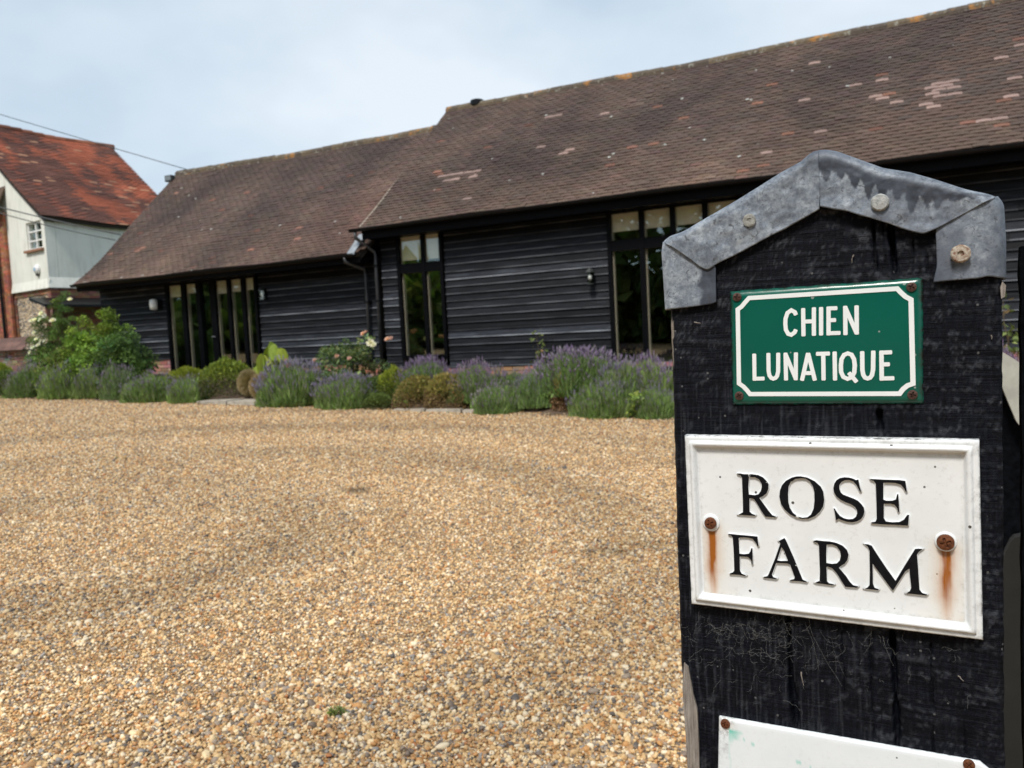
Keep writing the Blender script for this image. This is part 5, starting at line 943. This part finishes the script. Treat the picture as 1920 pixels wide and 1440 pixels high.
def rpat(s, t, q):
    x = q[:, 0]*1000; fing = .30+.16*vnoise(x*.05, x*0, 81)+.40*np.clip(np.abs(np.sin(x*.30+1.5*vnoise(x*.1, x*0, 85)))-.35, 0, 1)*(.3+vnoise(x*.12, x*0, 83))+.05*vnoise(x*.9, x*0, 87); d = sstep(fing-.02, fing+.03, t+0*s); top_ = sstep(.26, .12, t)*sstep(.0, .2, s+.1); return np.clip(np.maximum(d*.95, top_*.75)+sstep(.82, .95, s)*.5, 0, 1)*(.8+.4*(fbm(q[:, 0]*60, q[:, 1]*60, 75, 3)-.3))
lc = flap(Ltop, Lbot, .0062, 'lead_flap', lpat, 51); rc_ = flap(Rtop, Rbot, .0075, 'lead_flap', rpat, 57)
def ear(outer, inner, bot, name, side, seed, pv):
    n, k = 44, 40; A = resample(outer, n); C_ = resample(inner, n); Bq = resample(bot, k); V = []; w = []
    for j in range(10, 0, -1):
        V.append(np.stack([A[:, 0], FACE-.0028+.006+np.full(n, (D-.02)*j/10), A[:, 1]], -1)); w.append(np.full(n, .6))
    for j in range(k):
        t = j/(k-1); q = A+(C_-A)*t; ln = np.abs(q[:, 0]-A[:, 0]); rc = np.clip(ln/.008, 0, 1); y = FACE-.0028+.0085*(1-np.sqrt(np.maximum(0, 1-(1-rc)**2)))-.0018*(fbm(q[:, 0]*45, q[:, 1]*45, seed, 3)-.4); sgrow = np.linspace(0, 1, n)**2
        z = q[:, 1]+(Bq[j, 1]-(A[-1, 1]+(C_[-1, 1]-A[-1, 1])*t))*sgrow; V.append(np.stack([q[:, 0], y, z], -1)); w.append(pv(t, q))
    V = np.array(V); K = len(V); I = np.arange(K*n).reshape(K, n); Q = np.stack([I[:-1, :-1], I[:-1, 1:], I[1:, 1:], I[1:, :-1]], -1).reshape(-1, 4)
    if side > 0: Q = Q[:, ::-1]
    o = gp.npart(name, V.reshape(-1, 3), Q[:, ::-1], m=MT['lead'], smooth=True, fl={'patina': np.clip(np.array(w).ravel(), 0, 1)}); md = o.modifiers.new('thickness', 'SOLIDIFY'); md.thickness = .0018; md.offset = -1; return o
el = ear([(1240, 452), (1237, 470), (1239, 500), (1244, 581)], [(1325, 488), (1341, 500), (1341, 530), (1342, 568)], [(1244, 581), (1290, 576), (1335, 570), (1342, 566)], 'lead_ear', -1, 63, lambda t, q: .8+.6*(fbm(q[:, 0]*70, q[:, 1]*70, 66, 4)-.45)-.9*sstep(.72, .8, t+.1*vnoise(q[:, 1]*200, q[:, 1]*0, 3)))
er = ear([(1869, 367), (1880, 380), (1884, 447), (1884, 522)], [(1756, 420), (1755, 440), (1757, 500), (1750, 529)], [(1884, 522), (1850, 517), (1842, 521), (1780, 526), (1750, 529)], 'lead_ear', 1, 67, lambda t, q: .75+.9*(fbm(q[:, 0]*60, q[:, 1]*40, 69, 4)-.45)-.8*sstep(.62, .75, t)*sstep(.0, .02, float(pat(1770, 455)[2])-q[:, 1])-.5*sstep(.3, .0, t)*vnoise(q[:, 1]*90, q[:, 1]*0, 8))
def nail(px, py, r, proud, m_, par, dimple=.3):
    q = pat(px, py, FACE-.008); k = MB(); y = FACE-.0085; k.lathe([(r, .002), (r*1.02, -proud*.6), (r*.86, -proud), (r*.34, -proud*(1.06)), (r*.3, -proud*(1-dimple)), (r*.01, -proud*(1-dimple))], (q[0], y, q[2]), (0, 1, 0), 22)
    jit = random.Random(px); k.V = [(v[0]+jit.uniform(-.0002, .0002), v[1], v[2]+jit.uniform(-.0002, .0002)) for v in k.V]; return gp.part('nail', k, m_, par, smooth=False)
nail(1405, 413, .0053, .0006, MT['gnail'], lc, .9); nail(1650, 380, .0066, .003, MT['nail'], rc_, -.1); nail(1801, 476, .0068, .003, MT['rnail'], er, .4)
q = pat(1296, 537, FACE-.004); k = MB(); k.lathe([(.0019, -.0028), (.0019, .002)], (q[0], FACE-.001, q[2]), (0, 1, 0), 14); k.lathe([(.006, -.0026), (.003, -.0034), (.0021, -.003), (.0021, -.002)], (q[0], FACE-.0008, q[2]), (0, 1, 0), 18); gp.part('nail_hole', k, MT['blackframe'], el)
# screws
def screw(th, px, py, n, r, m_, par=None, proud=.0012):
    q = at(px, py, P, n); ns, nr = 40, 9; V = []; rot = random.uniform(0, 1.5)
    for i in range(nr+1):
        rr = r*i/nr
        for j in range(ns):
            a = 2*math.pi*j/ns; x, z = rr*math.cos(a), rr*math.sin(a); ca, sa = math.cos(rot), math.sin(rot); u, v = x*ca+z*sa, -x*sa+z*ca
            h = proud*(1-.5*(i/nr)**2); hw = r*.13
            if (abs(u) < hw or abs(v) < hw) and rr < r*.62: h -= .0013
            V.append((q[0]+x, n-h, q[2]+z))
    for j in range(ns): a = 2*math.pi*j/ns; V.append((q[0]+r*1.02*math.cos(a), n+.001, q[2]+r*1.02*math.sin(a)))
    F = [(i*ns+j, i*ns+(j+1) % ns, (i+1)*ns+(j+1) % ns, (i+1)*ns+j) for i in range(nr+1) for j in range(ns)]
    k = MB(); k.add(V, F); return th.part('screw', k, m_, par)
# green enamel plate
def rect(pxs, n): return np.array([at(a, b_, P, n) for a, b_ in pxs])
gc = rect([(1368, 546), (1730, 520), (1732, 757), (1373, 759)], PN); TL, TR, BR, BL = gc
gs = Thing('street_sign', 'green enamel sign with white border reading CHIEN LUNATIQUE', 'sign', (float(gc[:, 0].mean()), PN+.003, float(BL[2])), P)
n1_, n2_ = 80, 56; uu, vv_ = np.meshgrid(np.linspace(0, 1, n1_), np.linspace(0, 1, n2_)); X = (TL*(1-uu[..., None])+TR*uu[..., None])*(1-vv_[..., None])+(BL*(1-uu[..., None])+BR*uu[..., None])*vv_[..., None]
ed = np.minimum(np.minimum(uu, 1-uu)*.15, np.minimum(vv_, 1-vv_)*.10); X[..., 1] = PN+.0028*np.clip(1-ed/.0055, 0, 1)**2+.0004*(fbm(uu*4, vv_*3, 8, 2)-.5)*(ed > .006)
jag = (fbm(uu*30+3, vv_*30, 12, 3)-.5)*.0014*(ed < .0006); X[..., 0] += jag; X[..., 2] += jag
dirt = np.clip(1-ed/.0035, 0, 1)*.9+sstep(.93, 1., uu)*.3; I = np.arange(n1_*n2_).reshape(n2_, n1_); Q = np.stack([I[:-1, :-1], I[1:, :-1], I[1:, 1:], I[:-1, 1:]], -1).reshape(-1, 4); lp = np.concatenate([I[0, :], I[1:, -1], I[-1, -2::-1], I[-2:0:-1, 0]]); Vf = X.reshape(-1, 3); Vb = Vf[lp].copy(); Vb[:, 1] = PN+.0036; bi = len(Vf)+np.arange(len(lp))
gs.npart('plate', np.concatenate([Vf, Vb]), np.concatenate([Q, np.stack([lp, np.roll(lp, -1), np.roll(bi, -1), bi], -1)]), m=MT['green'], smooth=True, fl={'dirt': np.concatenate([dirt.ravel(), np.ones(len(lp))])})
def ribbon(pts, w, y, closed=False, th_=.00035):
    p = np.array(pts, float); n = len(p); L2 = []; R2 = []
    for i in range(n):
        a = p[i]-p[i-1] if (i > 0 or closed) else p[1]-p[0]; c_ = p[(i+1) % n]-p[i] if (i < n-1 or closed) else p[-1]-p[-2]; a = a/np.hypot(*a); c_ = c_/np.hypot(*c_); t_ = a+c_; t_ /= np.hypot(*t_)+1e-9; nr_ = np.array([-t_[1], t_[0]]); s = w/2/max(.5, abs(nr_@np.array([-a[1], a[0]]))); L2.append(p[i]+nr_*s); R2.append(p[i]-nr_*s)
    k = MB()
    if closed:
        V = [(q[0], y, q[1]) for q in L2]+[(q[0], y, q[1]) for q in R2]+[(q[0], y+th_, q[1]) for q in L2]+[(q[0], y+th_, q[1]) for q in R2]; F = []
        for i in range(n): j = (i+1) % n; F += [(i, j, n+j, n+i), (i, 2*n+i, 2*n+j, j), (n+i, n+j, 3*n+j, 3*n+i)]
        k.add(V, F); return k
    # open stroke: one outline with softened corners
    out = [tuple(q) for q in L2]+[tuple(q) for q in R2[::-1]]; o2 = []; m_ = len(out)
    for i, q in enumerate(out):
        if i in (0, n-1, n, m_-1):
            q = np.array(q); a = np.array(out[i-1])-q; c_ = np.array(out[(i+1) % m_])-q; la, lc2 = np.hypot(*a), np.hypot(*c_); d_ = min(w*.22, la*.45, lc2*.45); o2 += [tuple(q+a/la*d_), tuple(q+(a/la+c_/lc2)*d_*.3), tuple(q+c_/lc2*d_)]
        else: o2.append(q)
    k2 = len(o2); k.add([(q[0], y, q[1]) for q in o2]+[(q[0], y+th_, q[1]) for q in o2], [tuple(range(k2))]+[(i, k2+i, k2+(i+1) % k2, (i+1) % k2) for i in range(k2)]); return k
def gpt(x, y, sx=1/6., ox=1400, oy=540): q = at(ox+x*sx, oy+y*sx, P, PN); return (q[0], q[2])
bz_ = [gpt(x, y, 1/2.667, 1220, 260) for x, y in ((436, 854), (455, 840), (470, 822), (492, 797), (1233, 750), (1250, 768), (1274, 790), (1302, 805), (1312, 1225), (1285, 1234), (1262, 1252), (1245, 1275), (497, 1277), (482, 1258), (465, 1240), (442, 1224))]
gs.part('border', ribbon(bz_, .0037, PN-.0005, True), MT['wenamel'])
SW = .0033
ST = [('C', [[(556, 306), (543, 272), (503, 250), (460, 280), (438, 345), (436, 405), (442, 470), (468, 516), (503, 527), (540, 500), (556, 465)]]), ('H', [[(636, 226), (640, 543)], [(757, 217), (757, 538)], [(640, 378), (757, 374)]]), ('I', [[(838, 214), (838, 534)]]), ('E', [[(922, 208), (922, 534)], [(900, 231), (1022, 226)], [(922, 363), (1007, 360)], [(900, 509), (1057, 505)]]), ('N', [[(1109, 200), (1112, 530)], [(1237, 195), (1239, 524)], [(1104, 206), (1242, 518)]]),
      ('L', [[(86, 738), (90, 1043)], [(70, 1020), (203, 1018)]]), ('U', [[(245, 730), (248, 935), (258, 985), (278, 1012), (300, 1020), (325, 1012), (343, 990), (355, 940), (356, 728)]]), ('N', [[(438, 727), (444, 1040)], [(555, 724), (553, 1038)], [(434, 734), (557, 1030)]]), ('A', [[(622, 1043), (692, 730)], [(769, 1042), (692, 730)], [(645, 957), (750, 956)]]), ('T', [[(780, 741), (938, 737)], [(862, 742), (866, 1040)]]), ('I', [[(990, 714), (995, 1040)]]),
      ('Q', [[(1138, 735), (1180, 750), (1208, 800), (1217, 870), (1211, 950), (1185, 1003), (1135, 1022), (1088, 1000), (1063, 945), (1060, 870), (1068, 800), (1096, 752)], [(1148, 950), (1240, 1060)]]), ('U', [[(1300, 710), (1302, 920), (1312, 975), (1332, 1008), (1360, 1018), (1390, 1008), (1410, 980), (1422, 920), (1425, 704)]]), ('E', [[(1516, 703), (1520, 1043)], [(1495, 728), (1637, 722)], [(1520, 860), (1612, 857)], [(1495, 1018), (1662, 1014)]])]
for ch_, strokes in ST:
    k = MB()
    for i, s_ in enumerate(strokes):
        pts = [gpt(*p) for p in s_]; cl_ = ch_ == 'Q' and i == 0; kk = ribbon(pts, SW, PN-.0005-.00003*i, cl_); k.add(kk.V, kk.F)
    gs.part('letter', k, MT['wenamel'])
for a, b_ in ((1382, 557), (1709, 538), (1386, 742), (1711, 740)):
    screw(gs, a, b_, PN-.0005, .0037, MT['dscrew'])
# white cast name plate
RN = PN-.006
rc4 = rect([(1283, 817), (1836, 826), (1843, 1201), (1296, 1133)], RN); TL, TR, BR, BL = rc4
ns_ = Thing('name_plate', 'white cast plate with raised black letters reading ROSE FARM', 'sign', (float(rc4[:, 0].mean()), RN+.005, float(BR[2])), P)
Wd, Ht = np.linalg.norm(TR-TL), np.linalg.norm(BL-TL)
def inset(d, y):
    u, v = d/Wd, d/Ht; out = []
    for (a, b_) in ((u, v), (1-u, v), (1-u, 1-v), (u, 1-v)):
        q = (TL*(1-a)+TR*a)*(1-b_)+(BL*(1-a)+BR*a)*b_; out.append((q[0], y, q[2]))
    return out
rings = [(-.0002, RN+.0095), (-.0002, RN+.002), (.0003, RN+.0008), (.0012, RN+.0001), (.0034, RN+.0001), (.0041, RN+.0004), (.0047, RN-.0010), (.0056, RN-.0024), (.0070, RN-.0031), (.0084, RN-.0024), (.0094, RN-.0004), (.0102, RN+.0020), (.0110, RN+.0027), (.0120, RN+.0028)]
V = []; nside = 40; F = []; dl = []
for d_, y in rings:
    c4 = inset(d_, y)
    for s_ in range(4):
        a, b_ = np.array(c4[s_]), np.array(c4[(s_+1) % 4])
        for i in range(nside): V.append(a+(b_-a)*i/nside); dl.append(.8 if d_ < .0006 else (.18 if d_ < .006 else .06))
pn = 4*nside
for i in range(len(rings)-1):
    for j in range(pn): F.append((i*pn+j, (i+1)*pn+j, (i+1)*pn+(j+1) % pn, i*pn+(j+1) % pn))
ns_.npart('moulded_border', np.array(V), np.array(F), m=MT['cast'], smooth=True, fl={'dirt': dl, 'rust': np.zeros(len(V))})
n1_, n2_ = 150, 90; c4 = [np.array(q) for q in inset(.0119, RN+.0028)]; uu, vv_ = np.meshgrid(np.linspace(0, 1, n1_), np.linspace(0, 1, n2_)); X = (c4[0]*(1-uu[..., None])+c4[1]*uu[..., None])*(1-vv_[..., None])+(c4[3]*(1-uu[..., None])+c4[2]*uu[..., None])*vv_[..., None]
X[..., 1] = RN+.0029+.0003*(fbm(uu*7, vv_*5, 4, 3)-.5); rust = np.zeros_like(uu); s1, s2 = at(1332, 981, P, RN), at(1773, 1017, P, RN)
for s_, ln, sd in ((s1, .052, 3), (s2, .042, 9)):
    dz = s_[2]-X[..., 2]; dx = X[..., 0]-s_[0]+.0006*np.sin(dz*120+sd)+.0035*(fbm(uu*40+sd, vv_*12, sd, 4)-.47); core = 1.5*np.exp(-(dx/(.0026+.03*np.clip(dz, 0, 1)))**2)*sstep(0, .004, dz)*np.exp(-np.clip(dz, 0, 1)/ln*1.2); halo = .4*np.exp(-(dx/.0105)**2)*sstep(-.008, .01, dz)*np.exp(-np.clip(dz-.045, 0, 1)/.014); ring = .4*np.exp(-(np.hypot(dx, dz)/.0062)**2); rust = np.maximum(rust, np.clip(core+halo+ring, 0, 1))
rust = np.maximum(rust, .22*sstep(.9, 1., vv_)*sstep(.75, 1., uu)+.25*sstep(.9, 1., vv_)*sstep(.2, .0, uu)); I = np.arange(n1_*n2_).reshape(n2_, n1_); Q = np.stack([I[:-1, :-1], I[1:, :-1], I[1:, 1:], I[:-1, 1:]], -1).reshape(-1, 4)
ed = np.minimum(np.minimum(uu, 1-uu)*Wd, np.minimum(vv_, 1-vv_)*Ht)
ns_.npart('field', X.reshape(-1, 3), Q, m=MT['cast'], smooth=True, fl={'rust': rust.ravel(), 'dirt': (.2*np.clip(1-ed/.003, 0, 1)).ravel()})
G1, G2, G3, G4 = (10.667, 1370, 870), (10.667, 1540, 870), (10.667, 1350, 990), (8.17, 1515, 1000)
LET = [(G1, [[(120,195),(190,192),(260,207),(420,207),(540,222),(640,270),(710,340),(755,410),(750,500),(715,590),(640,650),(565,680),(680,840),(760,950),(830,1030),(905,1060),(890,1075),(690,1060),(600,930),(520,790),(465,710),(420,690),(372,688),(375,960),(420,1000),(490,1030),(470,1045),(340,1033),(150,1020),(185,1000),(240,970),(240,800),(228,500),(222,280),(190,230),(125,210)], [(362,268),(480,268),(560,310),(610,390),(618,460),(600,540),(550,610),(480,628),(360,615),(350,450)]]),
 (G1, [[(1400,250),(1530,275),(1680,350),(1800,460),(1850,560),(1870,720),(1850,850),(1780,960),(1680,1050),(1560,1100),(1430,1105),(1300,1075),(1180,1010),(1070,910),(1000,800),(970,660),(980,540),(1020,430),(1100,340),(1220,275),(1310,252)], [(1410,290),(1500,300),(1580,355),(1640,450),(1670,570),(1672,740),(1655,900),(1600,1020),(1530,1070),(1430,1080),(1330,1050),(1240,980),(1180,880),(1150,760),(1145,600),(1155,450),(1200,360),(1290,305)]]),
 (G2, [[(740,315),(765,440),(795,555),(770,560),(735,490),(690,410),(630,350),(550,325),(470,330),(400,365),(360,420),(360,500),(385,570),(430,615),(520,650),(640,695),(730,740),(800,810),(850,880),(862,960),(840,1040),(790,1110),(710,1155),(620,1172),(520,1165),(430,1140),(345,1100),(290,1135),(275,1050),(262,960),(245,895),(265,895),(310,970),(370,1045),(450,1090),(540,1110),(630,1105),(690,1060),(715,990),(705,920),(670,865),(590,810),(480,770),(380,720),(300,655),(250,570),(237,490),(255,400),(300,330),(370,285),(460,268),(560,275),(640,300),(690,325)]]),
 (G2, [[(970,305),(1060,305),(1240,315),(1560,325),(1680,345),(1700,470),(1712,560),(1690,565),(1650,490),(1590,420),(1480,385),(1340,380),(1240,380),(1240,720),(1300,738),(1420,738),(1490,715),(1515,610),(1540,610),(1550,760),(1560,960),(1535,968),(1510,880),(1460,820),(1380,800),(1250,800),(1250,1090),(1290,1155),(1420,1170),(1560,1165),(1650,1120),(1720,1020),(1755,1025),(1735,1240),(1500,1225),(1180,1212),(1000,1195),(1000,1172),(1080,1160),(1105,1110),(1100,800),(1085,400),(1050,345),(980,322)]]),
 (G3, [[(160,125),(230,125),(330,138),(600,160),(745,178),(755,270),(768,370),(750,375),(710,300),(650,225),(560,200),(440,195),(370,200),(385,520),(480,530),(570,520),(605,470),(620,410),(645,415),(650,560),(650,735),(630,735),(615,650),(560,590),(480,578),(390,575),(395,860),(430,920),(515,960),(495,968),(380,945),(190,935),(190,915),(250,895),(280,860),(270,500),(250,200),(220,155),(165,145)]]),
 (G3, [[(1285,205),(1320,260),(1480,620),(1600,920),(1650,1040),(1740,1085),(1730,1098),(1600,1075),(1400,1060),(1405,1045),(1480,1030),(1490,990),(1400,740),(1340,715),(1120,705),(1035,940),(1060,990),(1135,1020),(1120,1032),(980,1015),(865,1000),(870,985),(940,970),(970,930),(1100,610),(1200,320),(1190,285),(1165,270)], [(1225,390),(1275,450),(1355,665),(1220,665),(1140,655),(1200,470)]]),
 (G4, [[(80,120),(130,110),(230,122),(330,128),(430,150),(530,195),(595,260),(620,330),(605,410),(560,470),(500,505),(470,530),(580,660),(640,750),(690,800),(770,820),(750,840),(570,825),(520,750),(440,620),(370,540),(300,515),(282,518),(290,740),(320,770),(400,790),(380,803),(250,785),(105,765),(130,750),(175,735),(180,600),(170,350),(165,190),(140,150),(85,135)], [(285,175),(370,175),(440,205),(490,280),(500,350),(485,420),(440,465),(370,472),(280,460),(278,300)]]),
 (G4, [[(865,170),(920,172),(975,195),(1060,330),(1200,540),(1340,735),(1480,500),(1640,245),(1690,238),(1755,248),(1700,285),(1670,330),(1685,500),(1700,740),(1710,870),(1750,920),(1830,945),(1810,960),(1640,940),(1505,925),(1560,890),(1580,840),(1565,700),(1550,545),(1490,590),(1300,885),(1240,810),(1100,620),(990,470),(995,780),(1020,840),(1085,865),(1070,880),(960,865),(870,855),(910,835),(940,800),(945,600),(940,270),(910,205)]])]
def raised(sc, outs, lo, hi, bev, grow, name):
    cd = bpy.data.curves.new(name, 'CURVE'); cd.dimensions = '2D'; cd.fill_mode = 'BOTH'; cd.extrude = (hi-lo)/2-bev; cd.bevel_depth = bev; cd.bevel_resolution = 1; cd.offset = grow-bev
    for pts in outs:
        s_ = cd.splines.new('POLY'); q = [at(sc[1]+x/sc[0], sc[2]+y/sc[0], P, RN) for x, y in pts]; a2 = sum(q[i][0]*q[(i+1) % len(q)][2]-q[(i+1) % len(q)][0]*q[i][2] for i in range(len(q)))
        if (a2 < 0) == (pts is outs[0]): q = q[::-1]
        s_.points.add(len(q)-1); s_.use_cyclic_u = True
        for p_, v in zip(s_.points, q): p_.co = (v[0], v[2], 0, 1)
    o = bpy.data.objects.new('tmp', cd); col.objects.link(o); dg = bpy.context.evaluated_depsgraph_get(); me = bpy.data.meshes.new_from_object(o.evaluated_get(dg)); bpy.data.objects.remove(o); bpy.data.curves.remove(cd); me.name = name
    yc = RN+.0029-(hi+lo)/2; bx_ = ns_.base
    co = np.zeros(len(me.vertices)*3, np.float32); me.vertices.foreach_get('co', co); co = co.reshape(-1, 3); c2 = np.stack([co[:, 0]-bx_[0], yc-co[:, 2]-bx_[1], co[:, 1]-bx_[2]], -1); me.vertices.foreach_set('co', c2.astype(np.float32).ravel()); me.materials.clear(); me.update(); return me
for sc, outs in LET:
    base_ = raised(sc, outs, -.0006, .0017, .0005, .00055, 'letter_base'); base_.materials.append(MT['cast'])
    top_ = raised(sc, outs, .0012, .0022, .00022, .0, 'letter'); top_.materials.append(MT['letter'])
    o = ns_.link('letter', top_); ns_.link('letter_edge', base_, o)
for a_, b_ in ((1332, 981), (1773, 1017)):
    q = at(a_, b_, P, RN); k = MB(); k.lathe([(.0082, .003), (.0078, .0018), (.0066, .0011), (.001, .0011)], (q[0], RN, q[2]), (0, 1, 0), 28); bm_ = k.mesh('screw_boss', MT['cast'], ns_.base, True); ns_.part('screw_boss', bm_, None)
screw(ns_, 1332, 981, RN-.0008, .0052, MT['rust'], proud=.0022); screw(ns_, 1773, 1017, RN-.0008, .0062, MT['rust'], proud=.0024)
# lowest white panel
c5 = [at(a, b_, P, PN) for a, b_ in ((1350, 1345), (1375, 1347), (1838, 1427), (1852, 1436), (1860, 1600), (1346, 1540))]
pl_ = Thing('blank_sign', 'plain white panel with a teal smear and rusty screws at the foot of the photo', 'sign', (float(c5[0][0]), PN+.003, float(c5[-1][2])), P)
n1_, n2_ = 150, 40; L5, R5 = np.array(pat(1348, 1344.5, PN)), np.array(pat(1858, 1433.5, PN)); D5 = np.array(pat(1344, 1560, PN))-L5; uu, vv_ = np.meshgrid(np.linspace(0, 1, n1_), np.linspace(0, 1, n2_))
X = L5+(R5-L5)*uu[..., None]+D5*vv_[..., None]; cut = np.clip(np.minimum(uu, 1-uu), 0, .04); X[..., 2] -= (1-vv_)*.006*np.clip(1-cut/.035, 0, 1)*(uu > .5); X[..., 1] = PN+.0006*np.clip(1-np.minimum(uu*.21, np.minimum((1-uu)*.21, vv_*.09))/.0012, 0, 1)**2
dx, dz = X[..., 0]-float(pat(1367, 1368, PN)[0]), float(pat(1367, 1366, PN)[2])-X[..., 2]
teal = (dx > 0)*(dz > .0)*np.clip(1.3-(dx/.014)-(dz/.0125)+.9*(fbm(uu*60, vv_*25, 5, 3)-.45), 0, 1); dz2 = dz-.0035-dx*.16
for a_, b_, h_ in ((.058, .070, .0), (.155, .185, .001), (.012, .022, -.003)): teal = np.maximum(teal, .6*(dx > a_)*(dx < b_)*(np.abs(dz2-h_-.006) < .0009))
teal = np.maximum(teal, .18*(np.abs(dx) < .0008)); I = np.arange(n1_*n2_).reshape(n2_, n1_); Q = np.stack([I[:-1, :-1], I[1:, :-1], I[1:, 1:], I[:-1, 1:]], -1).reshape(-1, 4)
lp = np.concatenate([I[0, :], I[1:, -1], I[-1, -2::-1], I[-2:0:-1, 0]]); Vf = X.reshape(-1, 3); Vb = Vf[lp].copy(); Vb[:, 1] = PN+.0036; bi = len(Vf)+np.arange(len(lp)); s5 = at(1360, 1357, P, PN); sd = np.hypot(X[..., 0]-s5[0], X[..., 2]-s5[2]); di = np.clip(.75*np.exp(-(sd/.0075)**2)+.5*(dx < -.0005)*np.exp(-dz/.03)*(dz > -.002), 0, 1); ru = .25*np.exp(-(sd/.007)**2); zr = np.zeros(len(lp))
m = MT['panel']; nt = m.node_tree; b = nt.nodes['Principled BSDF']; old = b.inputs['Base Color'].links[0].from_socket; nt.links.new(mixc(nt, attr(nt, 'teal').outputs['Fac'], old, (.16, .58, .48)), b.inputs['Base Color'])
pl_.npart('panel', np.concatenate([Vf, Vb]), np.concatenate([Q, np.stack([lp, np.roll(lp, -1), np.roll(bi, -1), bi], -1)]), m=m, smooth=True, fl={'dirt': np.concatenate([di.ravel(), zr+.6]), 'rust': np.concatenate([ru.ravel(), zr]), 'teal': np.concatenate([teal.ravel(), zr])})
screw(pl_, 1360, 1357, PN-.0005, .0042, MT['rust'], proud=.002); screw(pl_, 1817, 1434, PN-.0005, .0042, MT['rust'], proud=.002)
# cobweb threads under the name plate
k = MB(); r_ = random.Random(12)
def thread(x, y, ln, ang, wob):
    pts = []; a = ang
    for i in range(7):
        q = pat(x, y); pts.append((q[0], FACE-.0018-.0014*r_.random(), q[2])); a += r_.gauss(0, wob); x += math.cos(a)*ln/6; y += math.sin(a)*ln/6
    k.tube(pts, r_.uniform(.00006, .00014), 4, caps=False)
for i in range(190):
    x = min(max(r_.gauss(1430, 75), 1292), 1860) if r_.random() < .8 else r_.uniform(1300, 1840); y0 = 1150+(x-1300)*.1; y = y0+abs(r_.gauss(0, 55)); thread(x, y, r_.uniform(8, 42), r_.uniform(0, 6.28), .55)
for (x, y, l_) in ((1510, 1165, 95), (1518, 1170, 130), (1470, 1160, 60), (1560, 1190, 80), (1655, 1190, 60)): thread(x, y, l_, 1.35, .12)
gp.part('cobweb', k, MT['web'], kind='stuff')
for (x, y, l_, a) in ((1503, 1258, 26, 1.4), (1797, 1265, 14, .8), (1600, 478, 16, 1.8), (1858, 628, 8, 1.5), (1304, 604, 12, .2)):
    k = MB(); q0 = pat(x, y); pts = [pat(x+math.cos(a)*l_*s/4+r_.uniform(-1.5, 1.5), y+math.sin(a)*l_*s/4) for s in range(5)]; k.tube([(q[0], FACE-.0022, q[2]) for q in pts], .0006, 5, r2=.0002); gp.part('straw_fleck', k, MT['bare'])
# neighbours behind: black gate stile and grey boards in the gap
NG = .80
q = at(1909, 500, P, NG+.02); sx0 = float(q[0]); ztp = float(at(1910, 462, P, NG)[2])
gt = Thing('gate_stile', 'black timber gate stile at the right edge of the photo', 'gate', (sx0+.06, NG+.04, GZ), P)
k = MB(); V = []; F = []; nz_ = 60; r2_ = random.Random(5)
for i in range(nz_+1):
    z = GZ+.02+(ztp-GZ-.02)*i/nz_; j = r2_.uniform(-.0008, .0008)
    V += [(sx0+j, NG, z), (sx0+.13, NG, z), (sx0+.13, NG+.02, z), (sx0+j, NG+.02, z)]
for i in range(nz_):
    a = i*4
    for s_ in range(4): F.append((a+s_, a+(s_+1) % 4, a+4+(s_+1) % 4, a+4+s_))
F += [(0, 3, 2, 1), (nz_*4, nz_*4+1, nz_*4+2, nz_*4+3)]; k.add(V, F); gt.part('stile', k, MT['tarred'])
MT['greyboard'] = simple('grey_weathered_board', (.42, .42, .37), .8, .25, 18, bst=.4); MT['dkboard'] = simple('dark_weathered_board', (.010, .0098, .008), .85, .3, 14, bst=.4)
NB = 1.9
def board(name, pxs, label, m_, dth=.03, n=NB):
    q = [at(a, b_, P, n) for a, b_ in pxs]; k = MB(); c_ = len(q); k.add([(v[0], n, v[2]) for v in q]+[(v[0], n+dth, v[2]) for v in q], [tuple(range(c_))[::-1]]+[(i, (i+1) % c_, c_+(i+1) % c_, c_+i) for i in range(c_)]); b0 = (float(np.mean([v[0] for v in q])), n, float(min(v[2] for v in q)))
    return solo(name, k.mesh(name, m_, b0), label, 'board', b0, P)
board('grey_board', [(1870, 655), (1880, 660), (1906, 676), (1925, 690), (1925, 812), (1906, 790), (1890, 752), (1878, 722), (1870, 705)], 'pale grey cracked board end in the gap right of the gatepost', MT['greyboard'])
board('dark_sheet', [(1870, 700), (1879, 724), (1891, 754), (1906, 791), (1925, 814), (1930, 1100), (1870, 1100)], 'black sheet painted as the shadow below the pale grey board end in the gap', MT['tarred'], .03, 1.94)  # black cut-out standing in for the shadow under the pale board end
board('grey_board', [(1872, 1120), (1878, 1060), (1886, 1035), (1896, 1015), (1903, 1008), (1925, 1004), (1930, 1500), (1872, 1500)], 'dark grey round-topped board low in the gap right of the gatepost', MT['dkboard'], .03, 1.9)
board('dark_sheet', [(1866, 1085), (1935, 1085), (1940, 1520), (1866, 1520)], 'black backing sheet behind the round-topped board', MT['tarred'], .03, 1.98)
